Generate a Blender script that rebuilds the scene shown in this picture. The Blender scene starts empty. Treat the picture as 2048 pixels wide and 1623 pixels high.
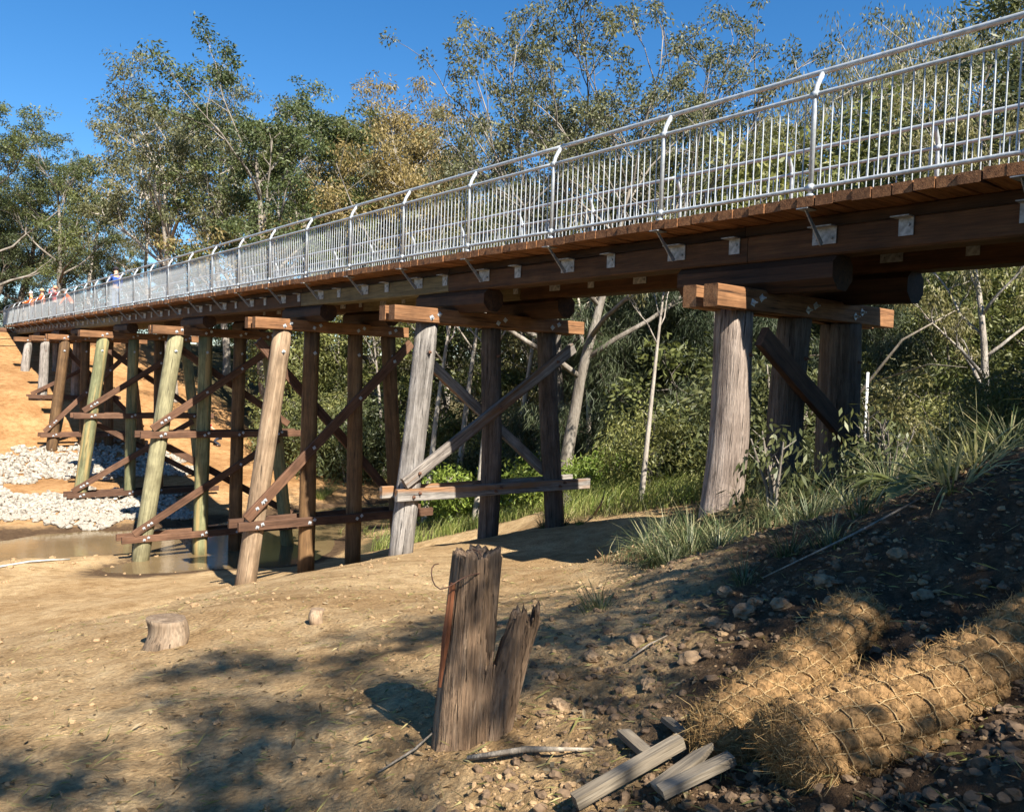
import bpy, math, random
import numpy as np
from mathutils import Vector, Matrix, Quaternion
R = random.Random(7)
NR = np.random.RandomState(11)
scene = bpy.context.scene
COL = scene.collection

# ------------------------------------------------------------------ camera, sky, sun, exposure
# world axes: x = across the bridge (away from the viewer), y = along the bridge (away, to the far bank), z = up; deck top is z = 0
CAM = (-8.35664, -5.27938, -2.09312)
YAW, PITCH, ROLL, FPX = 0.672656, -0.0386997, 0.0363872, 1654.4258
def make_camera():
    cy, sy, cp, sp = math.cos(YAW), math.sin(YAW), math.cos(PITCH), math.sin(PITCH)
    fwd = Vector((sy*cp, cy*cp, sp)); rt = Vector((cy, -sy, 0)); up = Vector((-sy*sp, -cy*sp, cp))
    c, s = math.cos(ROLL), math.sin(ROLL)
    r2 = rt*c + up*s; u2 = up*c - rt*s
    m = Matrix((r2, u2, -fwd)).transposed().to_4x4(); m.translation = CAM
    cam = bpy.data.cameras.new('camera'); cam.sensor_fit = 'HORIZONTAL'; cam.sensor_width = 36.0
    cam.lens = FPX/2048*36; cam.clip_start = 0.05; cam.clip_end = 2000
    o = bpy.data.objects.new('camera', cam); o.matrix_world = m; COL.objects.link(o); scene.camera = o
make_camera()
SUN_DIR = Vector((0.132, 1.03, -1.0)).normalized()        # direction the sunlight travels
world = bpy.data.worlds.new('World'); scene.world = world; world.use_nodes = True
wn = world.node_tree.nodes; wl = world.node_tree.links; wn.clear()
sky = wn.new('ShaderNodeTexSky'); sky.sky_type = 'NISHITA'; sky.sun_disc = False
sky.sun_elevation = math.radians(43.9); sky.sun_rotation = math.radians(187.3)
sky.altitude = 200; sky.air_density = 1.0; sky.dust_density = 0.1; sky.ozone_density = 5.0
bg = wn.new('ShaderNodeBackground'); bg.inputs['Strength'].default_value = 0.062
wo = wn.new('ShaderNodeOutputWorld'); hs = wn.new('ShaderNodeHueSaturation'); hs.inputs['Saturation'].default_value = 1.25
wl.new(sky.outputs[0], hs.inputs['Color']); wl.new(hs.outputs[0], bg.inputs[0]); wl.new(bg.outputs[0], wo.inputs[0])
sun = bpy.data.lights.new('sun', 'SUN'); sun.energy = 5.0; sun.angle = math.radians(0.5); sun.color = (1.0, 0.93, 0.82)
so = bpy.data.objects.new('sun', sun); so.rotation_euler = SUN_DIR.to_track_quat('-Z', 'Y').to_euler(); COL.objects.link(so)
vs = scene.view_settings; vs.view_transform = 'Standard'; vs.look = 'None'; vs.exposure = 1.45; vs.gamma = 1; vs.use_curve_mapping = False
scene.render.engine = 'CYCLES'
scene.cycles.max_bounces = 6; scene.cycles.transparent_max_bounces = 8

# ------------------------------------------------------------------ helpers
def tag(o, label=None, cat=None, group=None, kind=None):
    if label: o['label'] = label
    if cat: o['category'] = cat
    if group: o['group'] = group
    if kind: o['kind'] = kind
    return o
def empty(name, loc=(0, 0, 0), rz=0.0):
    o = bpy.data.objects.new(name, None); o.location = loc; o.rotation_euler = (0, 0, rz); o.empty_display_size = .2
    COL.objects.link(o); return o
def mesh_np(name, V, F, mats=None, smooth=False, attr=None):
    V = np.asarray(V, np.float32); F = np.asarray(F, np.int32)
    me = bpy.data.meshes.new(name); k = F.shape[1]
    me.vertices.add(len(V)); me.vertices.foreach_set('co', V.ravel())
    me.loops.add(F.size); me.loops.foreach_set('vertex_index', F.ravel())
    me.polygons.add(len(F)); me.polygons.foreach_set('loop_start', np.arange(0, F.size, k, dtype=np.int32))
    me.polygons.foreach_set('use_smooth', np.full(len(F), smooth))
    if attr is not None:
        for an, (dom, arr) in attr.items():
            a = me.attributes.new(an, 'FLOAT', dom); a.data.foreach_set('value', np.asarray(arr, np.float32))
    me.update(); me.validate()
    for m in (mats or []): me.materials.append(m)
    return me
def mesh_py(name, V, F, mats=None, smooth=False):
    me = bpy.data.meshes.new(name); me.from_pydata([tuple(v) for v in V], [], F); me.update()
    if smooth: me.polygons.foreach_set('use_smooth', [len(f) <= 4 for f in F])
    for m in (mats or []): me.materials.append(m)
    return me
def link(name, me, parent=None, mat=None, matrix=None):
    o = bpy.data.objects.new(name, me); COL.objects.link(o)
    if parent: o.parent = parent
    if matrix is not None: o.matrix_local = matrix
    return o
class G:
    """collects tubes, boxes and blobs into one mesh"""
    def __init__(s): s.V = []; s.F = []
    def add(s, V, F):
        b = len(s.V); s.V += [tuple(v) for v in V]; s.F += [tuple(i+b for i in f) for f in F]
    def tube(s, pts, rad, n=6, cap=True):
        pts = [Vector(p) for p in pts]; b = len(s.V); m = len(pts)
        ref = None
        for i, p in enumerate(pts):
            t = (pts[min(i+1, m-1)] - pts[max(i-1, 0)]).normalized()
            if ref is None:
                ref = t.cross(Vector((0.3, 0.9, 0.1)))
                if ref.length < .05: ref = t.cross(Vector((1, 0, 0)))
            ref = (ref - t*ref.dot(t)).normalized(); bi = t.cross(ref)
            r = rad[i] if hasattr(rad, '__len__') else rad
            for k in range(n):
                a = 2*math.pi*k/n
                s.V.append(tuple(p + (ref*math.cos(a) + bi*math.sin(a))*r))
        for i in range(m-1):
            for k in range(n):
                a = b+i*n+k; c = b+i*n+(k+1) % n
                s.F.append((a, c, c+n, a+n))
        if cap:
            s.F.append(tuple(b+k for k in range(n))[::-1]); s.F.append(tuple(b+(m-1)*n+k for k in range(n)))
    def box(s, c, size):
        x, y, z = c; a, b_, d = size[0]/2, size[1]/2, size[2]/2
        V = [(x+i*a, y+j*b_, z+k*d) for i in (-1, 1) for j in (-1, 1) for k in (-1, 1)]
        s.add(V, [(0, 1, 3, 2), (4, 6, 7, 5), (0, 4, 5, 1), (2, 3, 7, 6), (0, 2, 6, 4), (1, 5, 7, 3)])
    def mesh(s, name, mat, smooth=False): return mesh_py(name, s.V, s.F, [mat], smooth)
def frame(P0, P1, side=(0, 1, 0)):
    """matrix with local z from P0 to P1 and local y towards side"""
    P0, P1 = Vector(P0), Vector(P1); z = (P1-P0).normalized(); y = Vector(side)
    if abs(y.normalized().dot(z)) > .95: y = Vector((0, 0, 1)) if abs(z.z) < .9 else Vector((1, 0, 0))
    y = (y - z*y.dot(z)).normalized(); x = y.cross(z)
    m = Matrix((x, y, z)).transposed().to_4x4(); m.translation = P0; return m, (P1-P0).length
def chbox(name, w, d, L, mat, c=.012, segs=1, jit=0.0, rnd=R):
    """chamfered timber: w along x, d along y, length along z"""
    prof = [(-w/2+c, -d/2), (w/2-c, -d/2), (w/2, -d/2+c), (w/2, d/2-c), (w/2-c, d/2), (-w/2+c, d/2), (-w/2, d/2-c), (-w/2, -d/2+c)]
    V = []; F = []
    for i in range(segs+1):
        ox, oy = rnd.uniform(-jit, jit), rnd.uniform(-jit, jit)
        for (x, y) in prof: V.append((x+ox+rnd.uniform(-jit, jit)*.5, y+oy+rnd.uniform(-jit, jit)*.5, L*i/segs))
    for i in range(segs):
        for k in range(8):
            a = i*8+k; b = i*8+(k+1) % 8; F.append((a, b, b+8, a+8))
    F.append(tuple(range(8))[::-1]); F.append(tuple(segs*8+k for k in range(8)))
    return mesh_py(name, V, F, [mat])
def beam(name, parent, P0, P1, w, d, mat, side=(0, 1, 0), c=.012, segs=3, jit=.003):
    m, L = frame(P0, P1, side); me = chbox(name, w, d, L, mat, c, segs, jit)
    o = link(name, me, parent)
    o.matrix_local = (Matrix.Translation(-Vector(parent.location)) @ m) if parent else m
    return o
def log(name, parent, P0, P1, r0, r1, mat, n=12, segs=9, rough=.012, chop=None, flat=1.0, rnd=R):
    """roundish post with uneven sides: flat<1 gives hewn flats"""
    m, L = frame(P0, P1, (0, 1, 0)); V = []; F = []
    ph = [rnd.uniform(0, 6.28) for _ in range(6)]; ang = [1+rnd.uniform(-rough, rough)*1.5 for _ in range(n)]
    for i in range(segs+1):
        t = i/segs; r = r0+(r1-r0)*t
        ox = rough*math.sin(ph[0]+t*5)*.8; oy = rough*math.sin(ph[1]+t*4)*.8
        for k in range(n):
            a = 2*math.pi*(k+.5)/n
            rr = r*ang[k]*(1+rough*(math.sin(3*a+ph[2]+t*2)+.8*math.sin(7*a+ph[3])))+rnd.uniform(-rough, rough)*.25*r
            V.append((rr*math.cos(a)+ox, rr*math.sin(a)+oy, L*t))
    for i in range(segs):
        for k in range(n):
            a = i*n+k; b = i*n+(k+1) % n; F.append((a, b, b+n, a+n))
    F.append(tuple(range(n))[::-1]); F.append(tuple(segs*n+k for k in range(n)))
    me = mesh_py(name, V, F, [mat], smooth=(n > 10)); o = link(name, me, parent)
    o.matrix_local = (Matrix.Translation(-Vector(parent.location)) @ m) if parent else m
    return o

# value noise, vectorised
def vnoise(x, y, seed=0):
    xi = np.floor(x).astype(np.int64); yi = np.floor(y).astype(np.int64); fx = x-xi; fy = y-yi
    fx = fx*fx*(3-2*fx); fy = fy*fy*(3-2*fy)
    def h(a, b):
        n = (a*374761393 + b*668265263 + seed*974634777) & 0x7fffffff
        n = ((n ^ (n >> 13))*1274126177) & 0x7fffffff
        return ((n ^ (n >> 16)) & 0xffff)/65535.0
    return (h(xi, yi)*(1-fx)+h(xi+1, yi)*fx)*(1-fy)+(h(xi, yi+1)*(1-fx)+h(xi+1, yi+1)*fx)*fy
def fbm(x, y, oct=4, seed=0):
    s = 0; a = .5; tot = 0
    for i in range(oct):
        s = s+a*vnoise(x*2**i, y*2**i, seed+i*17); tot += a; a *= .5
    return s/tot - .5

# ------------------------------------------------------------------ terrain (control points: along, across, height)
##TERRAIN
TP = np.array([
 (-5.3,-8.4,-3.78),(-2.2,-6.3,-3.77),(-1.3,-7.9,-4.0),(-2.4,-6.8,-3.88),(-3.4,-6.2,-3.55),(-4.4,-5.7,-3.1),(-3.9,-4.4,-2.9),(-3.3,-2.8,-2.4),
 (-4.8,-6.9,-3.2),(-6.5,-7.0,-2.9),(-1.6,-3.4,-3.35),(0.1,-2.8,-4.1),(1.0,-1.6,-4.3),(2.0,-5,-4.35),(0.2,-6,-4.12),(3,-2,-4.65),(3,.6,-4.72),(1.1,.1,-3.68),(1.1,2.9,-3.45),(1.1,1.5,-3.5),
 (-1,0,-3.15),(-1.6,-1.2,-3.1),(-3,0,-2.35),(-5,0,-1.2),(-8,0,-.5),(-12,0,-.3),(-8,-6,-1.8),(-10,-10,-3),(-7,-12,-3.9),(-1,-11,-4.0),(5,-10,-5.3),(5,-6.5,-5.15),(5,-2,-5.0),
 (7.74,-.44,-5.45),(7.74,1.57,-5.3),(7.74,3.4,-5.25),(8.9,-3.6,-6.0),(9.3,-1.6,-6.02),(9.8,.8,-6.05),(10.2,3.2,-6.1),(11.0,0,-6.95),(11,-3,-6.95),(11.2,3.5,-6.9),
 (9.5,-8,-6.4),(12.5,-7,-7.35),(14.3,-.85,-7.52),(14.3,.7,-7.36),(14.3,2.1,-7.26),(14.5,-4,-7.6),(14.4,4.0,-7.2),(18,-6,-8.05),(18,-1,-8.15),(18,3,-8.15),
 (23.6,-4.2,-8.30),(23.7,-2.2,-8.36),(23.9,-.8,-8.46),(22.0,-2.2,-8.54),(21.3,0,-8.66),(21,4,-8.66),(19.3,0,-8.36),(20.3,-4,-8.3),(22,-8,-8.35),
 (25.8,-6,-8.85),(25.8,-2,-8.85),(26,2,-8.85),(26,7,-8.85),(26.5,12,-8.85),(28,18,-8.9),(29,26,-8.9),(30,40,-8.9),
 (29.2,-4.4,-8.48),(28.5,-.3,-8.48),(29,4,-8.48),(24,8,-8.5),(24,13,-8.5),(22,9,-8.0),(22,14,-8.1),
 (32.5,-1.1,-8.05),(32.5,4,-7.95),(32,-6,-8.0),(32,10,-8.15),(32.5,18,-8.25),(37,-1,-7.45),(37,5,-7.4),(37,-6,-7.4),(41.4,-.6,-6.85),(41.4,4,-6.8),(41,-7,-6.8),
 (41,14,-7.5),(46.8,-.2,-4.38),(46.8,4,-4.6),(47,-7,-4.3),(46,12,-6.6),(52.7,-.2,-3.0),(52.7,4,-3.1),(53,-8,-2.9),(53,12,-4.2),(57,0,-1.9),(62,0,-.45),(62,4,-.45),(62,-8,-.5),(63,12,-1.4),(70,0,-.05),(70,12,-.4),(75,-10,0),
 (8,8,-4.75),(10.7,6.7,-5.4),(13.6,9.4,-6.1),(15,12.5,-6.9),(5,14,-4.3),(0,8,-4.0),(-5,6,-2.2),(-5,15,-2.4),(-10,30,-2),(5,25,-5),(15,30,-6.4),(20,20,-7.9),(35,28,-8.0),(45,28,-7.0),(60,30,-4),(80,30,-1),
 (-15,-12,-3),(-16,0,-.3),(-30,0,-.5),(-30,-22,-3),(15,-22,-7.5),(28,-22,-8.7),(40,-22,-7),(60,-30,-1),(0,-30,-4.5),(-30,30,-1),(90,0,0),(100,50,0),(50,60,-4),(10,60,-4),(100,-40,0)], float)
def _tps(r2): return np.where(r2 > 1e-12, .5*r2*np.log(np.maximum(r2, 1e-12)), 0)
_n = len(TP); _X = TP[:, :2]; _K = _tps(((_X[:, None]-_X[None])**2).sum(-1))
_A = np.zeros((_n+3, _n+3)); _A[:_n, :_n] = _K + np.eye(_n)*.15; _A[:_n, _n] = 1; _A[:_n, _n+1:] = _X; _A[_n:, :_n] = _A[:_n, _n:].T
_W = np.linalg.solve(_A, np.concatenate([TP[:, 2], np.zeros(3)]))
def base_h(along, across):
    a = np.asarray(along, float); c = np.asarray(across, float); sh = a.shape; P = np.stack([a.ravel(), c.ravel()], 1)
    out = np.empty(len(P))
    for i in range(0, len(P), 40000):
        q = P[i:i+40000]; r2 = ((q[:, None]-_X[None])**2).sum(-1)
        out[i:i+40000] = _tps(r2)@_W[:_n] + _W[_n] + q@_W[_n+1:]
    rr = np.hypot(P[:, 0]-30, P[:, 1]); k = np.clip((rr-75)/45, 0, 1); k = k*k*(3-2*k)
    out = out*(1-k) + (-1.0)*k
    return out.reshape(sh)
##ENDTERRAIN

# ------------------------------------------------------------------ materials
def new_mat(name):
    m = bpy.data.materials.new(name); m.use_nodes = True; nt = m.node_tree; nt.nodes.clear()
    out = nt.nodes.new('ShaderNodeOutputMaterial'); return m, nt, out
def N(nt, t, **kw):
    n = nt.nodes.new(t)
    for k, v in kw.items():
        if k in n.inputs: n.inputs[k].default_value = v
        else: setattr(n, k, v)
    return n
def ramp(nt, stops, src=None):
    r = nt.nodes.new('ShaderNodeValToRGB'); e = r.color_ramp.elements
    while len(e) < len(stops): e.new(.5)
    for i, (p, c) in enumerate(stops): e[i].position = p; e[i].color = (*c, 1) if len(c) == 3 else c
    if src is not None: nt.links.new(src, r.inputs[0])
    return r
def mixc(nt, a, b, fac, mode='MIX'):
    m = nt.nodes.new('ShaderNodeMix'); m.data_type = 'RGBA'; m.blend_type = mode
    for s, v in ((6, a), (7, b)):
        if isinstance(v, tuple): m.inputs[s].default_value = (*v, 1)
        else: nt.links.new(v, m.inputs[s])
    if isinstance(fac, (int, float)): m.inputs[0].default_value = fac
    else: nt.links.new(fac, m.inputs[0])
    return m.outputs[2]
def noise(nt, vec, scale, detail=4, rough=.55):
    n = N(nt, 'ShaderNodeTexNoise', Scale=scale, Detail=detail, Roughness=rough)
    if vec is not None: nt.links.new(vec, n.inputs['Vector'])
    return n.outputs['Fac']
def principled(nt, out, col, rough=.8, bump=None, bstr=.4, bdist=.02, metallic=0, spec=.5):
    p = N(nt, 'ShaderNodeBsdfPrincipled', Roughness=rough if isinstance(rough, (int, float)) else .8, Metallic=metallic)
    p.inputs['Specular IOR Level'].default_value = spec
    if isinstance(col, tuple): p.inputs['Base Color'].default_value = (*col, 1)
    else: nt.links.new(col, p.inputs['Base Color'])
    if not isinstance(rough, (int, float)): nt.links.new(rough, p.inputs['Roughness'])
    if bump is not None:
        b = N(nt, 'ShaderNodeBump', Strength=bstr, Distance=bdist); nt.links.new(bump, b.inputs['Height']); nt.links.new(b.outputs[0], p.inputs['Normal'])
    nt.links.new(p.outputs[0], out.inputs[0]); return p
def wood(name, dark, mid, light, grain=1.0, rough=.75, bstr=.5, stain=None, crack=0.0, spec=.3, axis='Z', bdist=.01):
    m, nt, out = new_mat(name)
    tc = N(nt, 'ShaderNodeTexCoord'); oi = N(nt, 'ShaderNodeObjectInfo')
    off = N(nt, 'ShaderNodeVectorMath', operation='MULTIPLY_ADD')
    nt.links.new(oi.outputs['Random'], off.inputs[0]); off.inputs[1].default_value = (37, 53, 71); nt.links.new(tc.outputs['Object'], off.inputs[2])
    mp = N(nt, 'ShaderNodeMapping'); nt.links.new(off.outputs[0], mp.inputs[0])
    s = {'Z': (1, 1, .055), 'X': (.055, 1, 1)}[axis]; mp.inputs['Scale'].default_value = s
    a = noise(nt, mp.outputs[0], 14*grain, 5, .6); b = noise(nt, mp.outputs[0], 70*grain, 3, .6)
    c = noise(nt, off.outputs[0], 2.2, 3, .6)
    col = ramp(nt, [(.25, dark), (.5, mid), (.78, light)], a).outputs[0]
    fine = ramp(nt, [(.35, (.55, .55, .55)), (.6, (1.08, 1.08, 1.08))], b).outputs[0]
    col = mixc(nt, col, fine, .75, 'MULTIPLY')
    blot = ramp(nt, [(.3, (.62, .6, .58)), (.6, (1.1, 1.1, 1.1))], c).outputs[0]
    col = mixc(nt, col, blot, .8, 'MULTIPLY')
    rv = ramp(nt, [(0, (.8, .8, .8)), (1, (1.2, 1.17, 1.12))], oi.outputs['Random']).outputs[0]
    col = mixc(nt, col, rv, 1.0, 'MULTIPLY')
    if stain:
        sm = ramp(nt, [(.5, (0, 0, 0)), (.62, (1, 1, 1))], noise(nt, mp.outputs[0], 5, 3)).outputs[0]
        col = mixc(nt, col, stain, sm)
    h = N(nt, 'ShaderNodeMath', operation='ADD'); nt.links.new(a, h.inputs[0]); nt.links.new(b, h.inputs[1])
    if crack:
        w = N(nt, 'ShaderNodeMapping'); nt.links.new(off.outputs[0], w.inputs[0]); w.inputs['Scale'].default_value = tuple(x if x == 1 else .03 for x in s)
        k = ramp(nt, [(.33, (0, 0, 0)), (.40, (1, 1, 1))], noise(nt, w.outputs[0], 30*grain, 4, .7)).outputs[0]
        col = mixc(nt, tuple(x*.35 for x in dark), col, k)
        kk = N(nt, 'ShaderNodeMath', operation='MULTIPLY_ADD'); nt.links.new(k, kk.inputs[0]); kk.inputs[1].default_value = crack*2; nt.links.new(h.outputs[0], kk.inputs[2]); h = kk
    principled(nt, out, col, rough, h.outputs[0], bstr, bdist, spec=spec); return m
M = {}
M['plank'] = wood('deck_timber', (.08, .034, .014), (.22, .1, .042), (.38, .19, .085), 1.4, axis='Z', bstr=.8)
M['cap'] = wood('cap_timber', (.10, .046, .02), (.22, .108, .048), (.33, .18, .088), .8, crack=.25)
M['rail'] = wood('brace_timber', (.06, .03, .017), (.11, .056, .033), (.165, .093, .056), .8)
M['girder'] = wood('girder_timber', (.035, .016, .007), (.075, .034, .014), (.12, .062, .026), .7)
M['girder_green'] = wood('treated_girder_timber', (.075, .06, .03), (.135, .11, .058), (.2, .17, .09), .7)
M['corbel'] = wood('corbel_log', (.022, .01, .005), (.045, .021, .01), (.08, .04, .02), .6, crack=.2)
M['post_tan'] = wood('tan_post_timber', (.13, .09, .055), (.24, .17, .11), (.35, .27, .185), .9, crack=.12)
M['post_brown'] = wood('brown_post_timber', (.07, .037, .017), (.14, .08, .036), (.22, .135, .065), .7, crack=.2)
M['post_green'] = wood('treated_post_timber', (.12, .125, .06), (.21, .215, .11), (.31, .29, .15), .8, stain=(.33, .24, .1), crack=.2)
M['post_sage'] = wood('sage_post_timber', (.13, .12, .068), (.22, .205, .12), (.31, .29, .175), .8, crack=.1)
M['post_old_shade'] = wood('dark_shaded_log', (.07, .052, .042), (.16, .125, .1), (.27, .22, .185), 1.0, crack=1.0, bstr=1.0, bdist=.025, rough=.9)  # old log colour darkened, putting the under-deck shade into the rear posts
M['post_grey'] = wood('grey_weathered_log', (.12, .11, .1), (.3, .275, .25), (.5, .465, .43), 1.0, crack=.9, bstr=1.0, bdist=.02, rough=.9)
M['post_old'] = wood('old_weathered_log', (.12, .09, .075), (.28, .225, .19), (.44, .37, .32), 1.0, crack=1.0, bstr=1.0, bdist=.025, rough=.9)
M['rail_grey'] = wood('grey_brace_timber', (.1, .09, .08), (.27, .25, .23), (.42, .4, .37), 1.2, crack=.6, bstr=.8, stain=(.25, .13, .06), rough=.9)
M['brace_shade'] = wood('weathered_brace_shade', (.07, .06, .05), (.18, .16, .145), (.33, .3, .27), 1.2, crack=.7, bstr=.8, stain=(.16, .08, .035), rough=.9)  # copy of the grey brace timber, darkened to carry the deck's shade
M['stump'] = wood('stump_timber', (.10, .062, .037), (.24, .16, .10), (.40, .29, .195), 2.6, crack=.8, bstr=1.0, bdist=.01, rough=.92)
M['stump_red'] = wood('split_heartwood', (.08, .03, .015), (.17, .065, .03), (.27, .115, .055), 1.3)
M['stake'] = wood('hardwood_stake', (.09, .075, .055), (.19, .16, .12), (.28, .25, .2), 1.6)
def metal(name, col, rough, var=.15):
    m, nt, out = new_mat(name); tc = N(nt, 'ShaderNodeTexCoord')
    n = noise(nt, tc.outputs['Object'], 18, 3)
    c = ramp(nt, [(.3, tuple(x*(1-var) for x in col)), (.7, tuple(min(1, x*(1+var)) for x in col))], n).outputs[0]
    principled(nt, out, c, rough, metallic=.35); return m
M['galv'] = metal('galvanised_steel', (.43, .46, .48), .5, .22)
M['galv_plate'] = metal('galvanised_plate', (.29, .295, .3), .6, .4)
M['rust'] = metal('rusty_iron', (.16, .08, .05), .8, .4)
def plain(name, col, rough=.8, var=.25, scale=8, spec=.3, bstr=.2):
    m, nt, out = new_mat(name); tc = N(nt, 'ShaderNodeTexCoord')
    n = noise(nt, tc.outputs['Object'], scale, 4)
    c = ramp(nt, [(.3, tuple(x*(1-var) for x in col)), (.7, tuple(min(1, x*(1+var)) for x in col))], n).outputs[0]
    principled(nt, out, c, rough, n, bstr, .01, spec=spec); return m
def leaf(name, c0, c1, c2, trans=.35, rough=.5, spec=.4):
    m, nt, out = new_mat(name)
    at = N(nt, 'ShaderNodeAttribute', attribute_name='rnd'); oi = N(nt, 'ShaderNodeObjectInfo')
    col = ramp(nt, [(0, c0), (.5, c1), (1, c2)], at.outputs['Fac']).outputs[0]
    rv = ramp(nt, [(0, (.78, .82, .8)), (1, (1.22, 1.15, 1.05))], oi.outputs['Random']).outputs[0]
    col = mixc(nt, col, rv, 1.0, 'MULTIPLY')
    p = N(nt, 'ShaderNodeBsdfPrincipled', Roughness=rough); p.inputs['Specular IOR Level'].default_value = spec
    nt.links.new(col, p.inputs['Base Color'])
    t = N(nt, 'ShaderNodeBsdfTranslucent'); nt.links.new(mixc(nt, col, (1.15, 1.15, .7), .6, 'MULTIPLY'), t.inputs[0])
    mx = N(nt, 'ShaderNodeMixShader'); mx.inputs[0].default_value = trans
    nt.links.new(p.outputs[0], mx.inputs[1]); nt.links.new(t.outputs[0], mx.inputs[2]); nt.links.new(mx.outputs[0], out.inputs[0]); return m
M['leaf_euc'] = leaf('eucalypt_leaves', (.06, .065, .03), (.125, .13, .06), (.26, .25, .13))
M['leaf_green'] = leaf('green_leaves', (.045, .06, .022), (.095, .12, .042), (.2, .22, .085))
M['leaf_gold'] = leaf('golden_leaves', (.11, .09, .035), (.21, .17, .07), (.35, .275, .13))
M['leaf_olive'] = leaf('olive_leaves', (.075, .075, .03), (.16, .155, .065), (.27, .25, .12))
M['leaf_dark'] = leaf('dark_leaves', (.035, .047, .018), (.08, .095, .038), (.17, .18, .08), trans=.25)
M['leaf_bush'] = leaf('bush_leaves', (.065, .08, .026), (.155, .17, .055), (.3, .3, .12))
M['leaf_lime'] = leaf('lime_leaves', (.1, .15, .025), (.18, .25, .045), (.28, .33, .08))
M['needle'] = leaf('needle_foliage', (.03, .045, .022), (.06, .08, .04), (.11, .13, .075), trans=.2)
M['grass'] = leaf('grass_blades', (.035, .06, .02), (.085, .11, .045), (.32, .29, .16), trans=.25)
M['grass_dry'] = leaf('dry_grass_blades', (.13, .14, .045), (.25, .24, .09), (.4, .35, .18), trans=.3)
M['grass_lit'] = leaf('lush_grass_blades', (.1, .15, .03), (.2, .25, .06), (.34, .34, .14), trans=.35)
M['coir_fibre'] = leaf('coir_fibre', (.15, .09, .038), (.28, .18, .08), (.45, .32, .16), trans=.2, rough=.8, spec=.1)
M['twig'] = wood('twig_bark', (.12, .1, .08), (.24, .21, .17), (.36, .32, .27), 1.5, crack=0)
def bark(name, c0, c1, c2, sc=1.0):
    m, nt, out = new_mat(name); tc = N(nt, 'ShaderNodeTexCoord'); oi = N(nt, 'ShaderNodeObjectInfo')
    mp = N(nt, 'ShaderNodeMapping'); nt.links.new(tc.outputs['Object'], mp.inputs[0]); mp.inputs['Scale'].default_value = (1, 1, .25)
    a = noise(nt, mp.outputs[0], 3*sc, 5, .65); b = noise(nt, mp.outputs[0], 22*sc, 3, .6)
    col = ramp(nt, [(.3, c0), (.5, c1), (.7, c2)], a).outputs[0]
    col = mixc(nt, col, ramp(nt, [(.3, (.6, .6, .6)), (.65, (1.1, 1.1, 1.1))], b).outputs[0], .7, 'MULTIPLY')
    rv = ramp(nt, [(0, (.75, .75, .75)), (1, (1.25, 1.22, 1.18))], oi.outputs['Random']).outputs[0]
    col = mixc(nt, col, rv, 1.0, 'MULTIPLY')
    principled(nt, out, col, .85, b, .6, .03, spec=.2); return m
M['bark_pale'] = bark('pale_bark', (.2, .17, .14), (.38, .34, .29), (.52, .48, .42))
M['bark_grey'] = bark('grey_bark', (.1, .085, .07), (.21, .185, .155), (.34, .31, .27))
M['bark_dark'] = bark('dark_bark', (.05, .04, .032), (.1, .08, .062), (.17, .14, .11))
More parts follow.
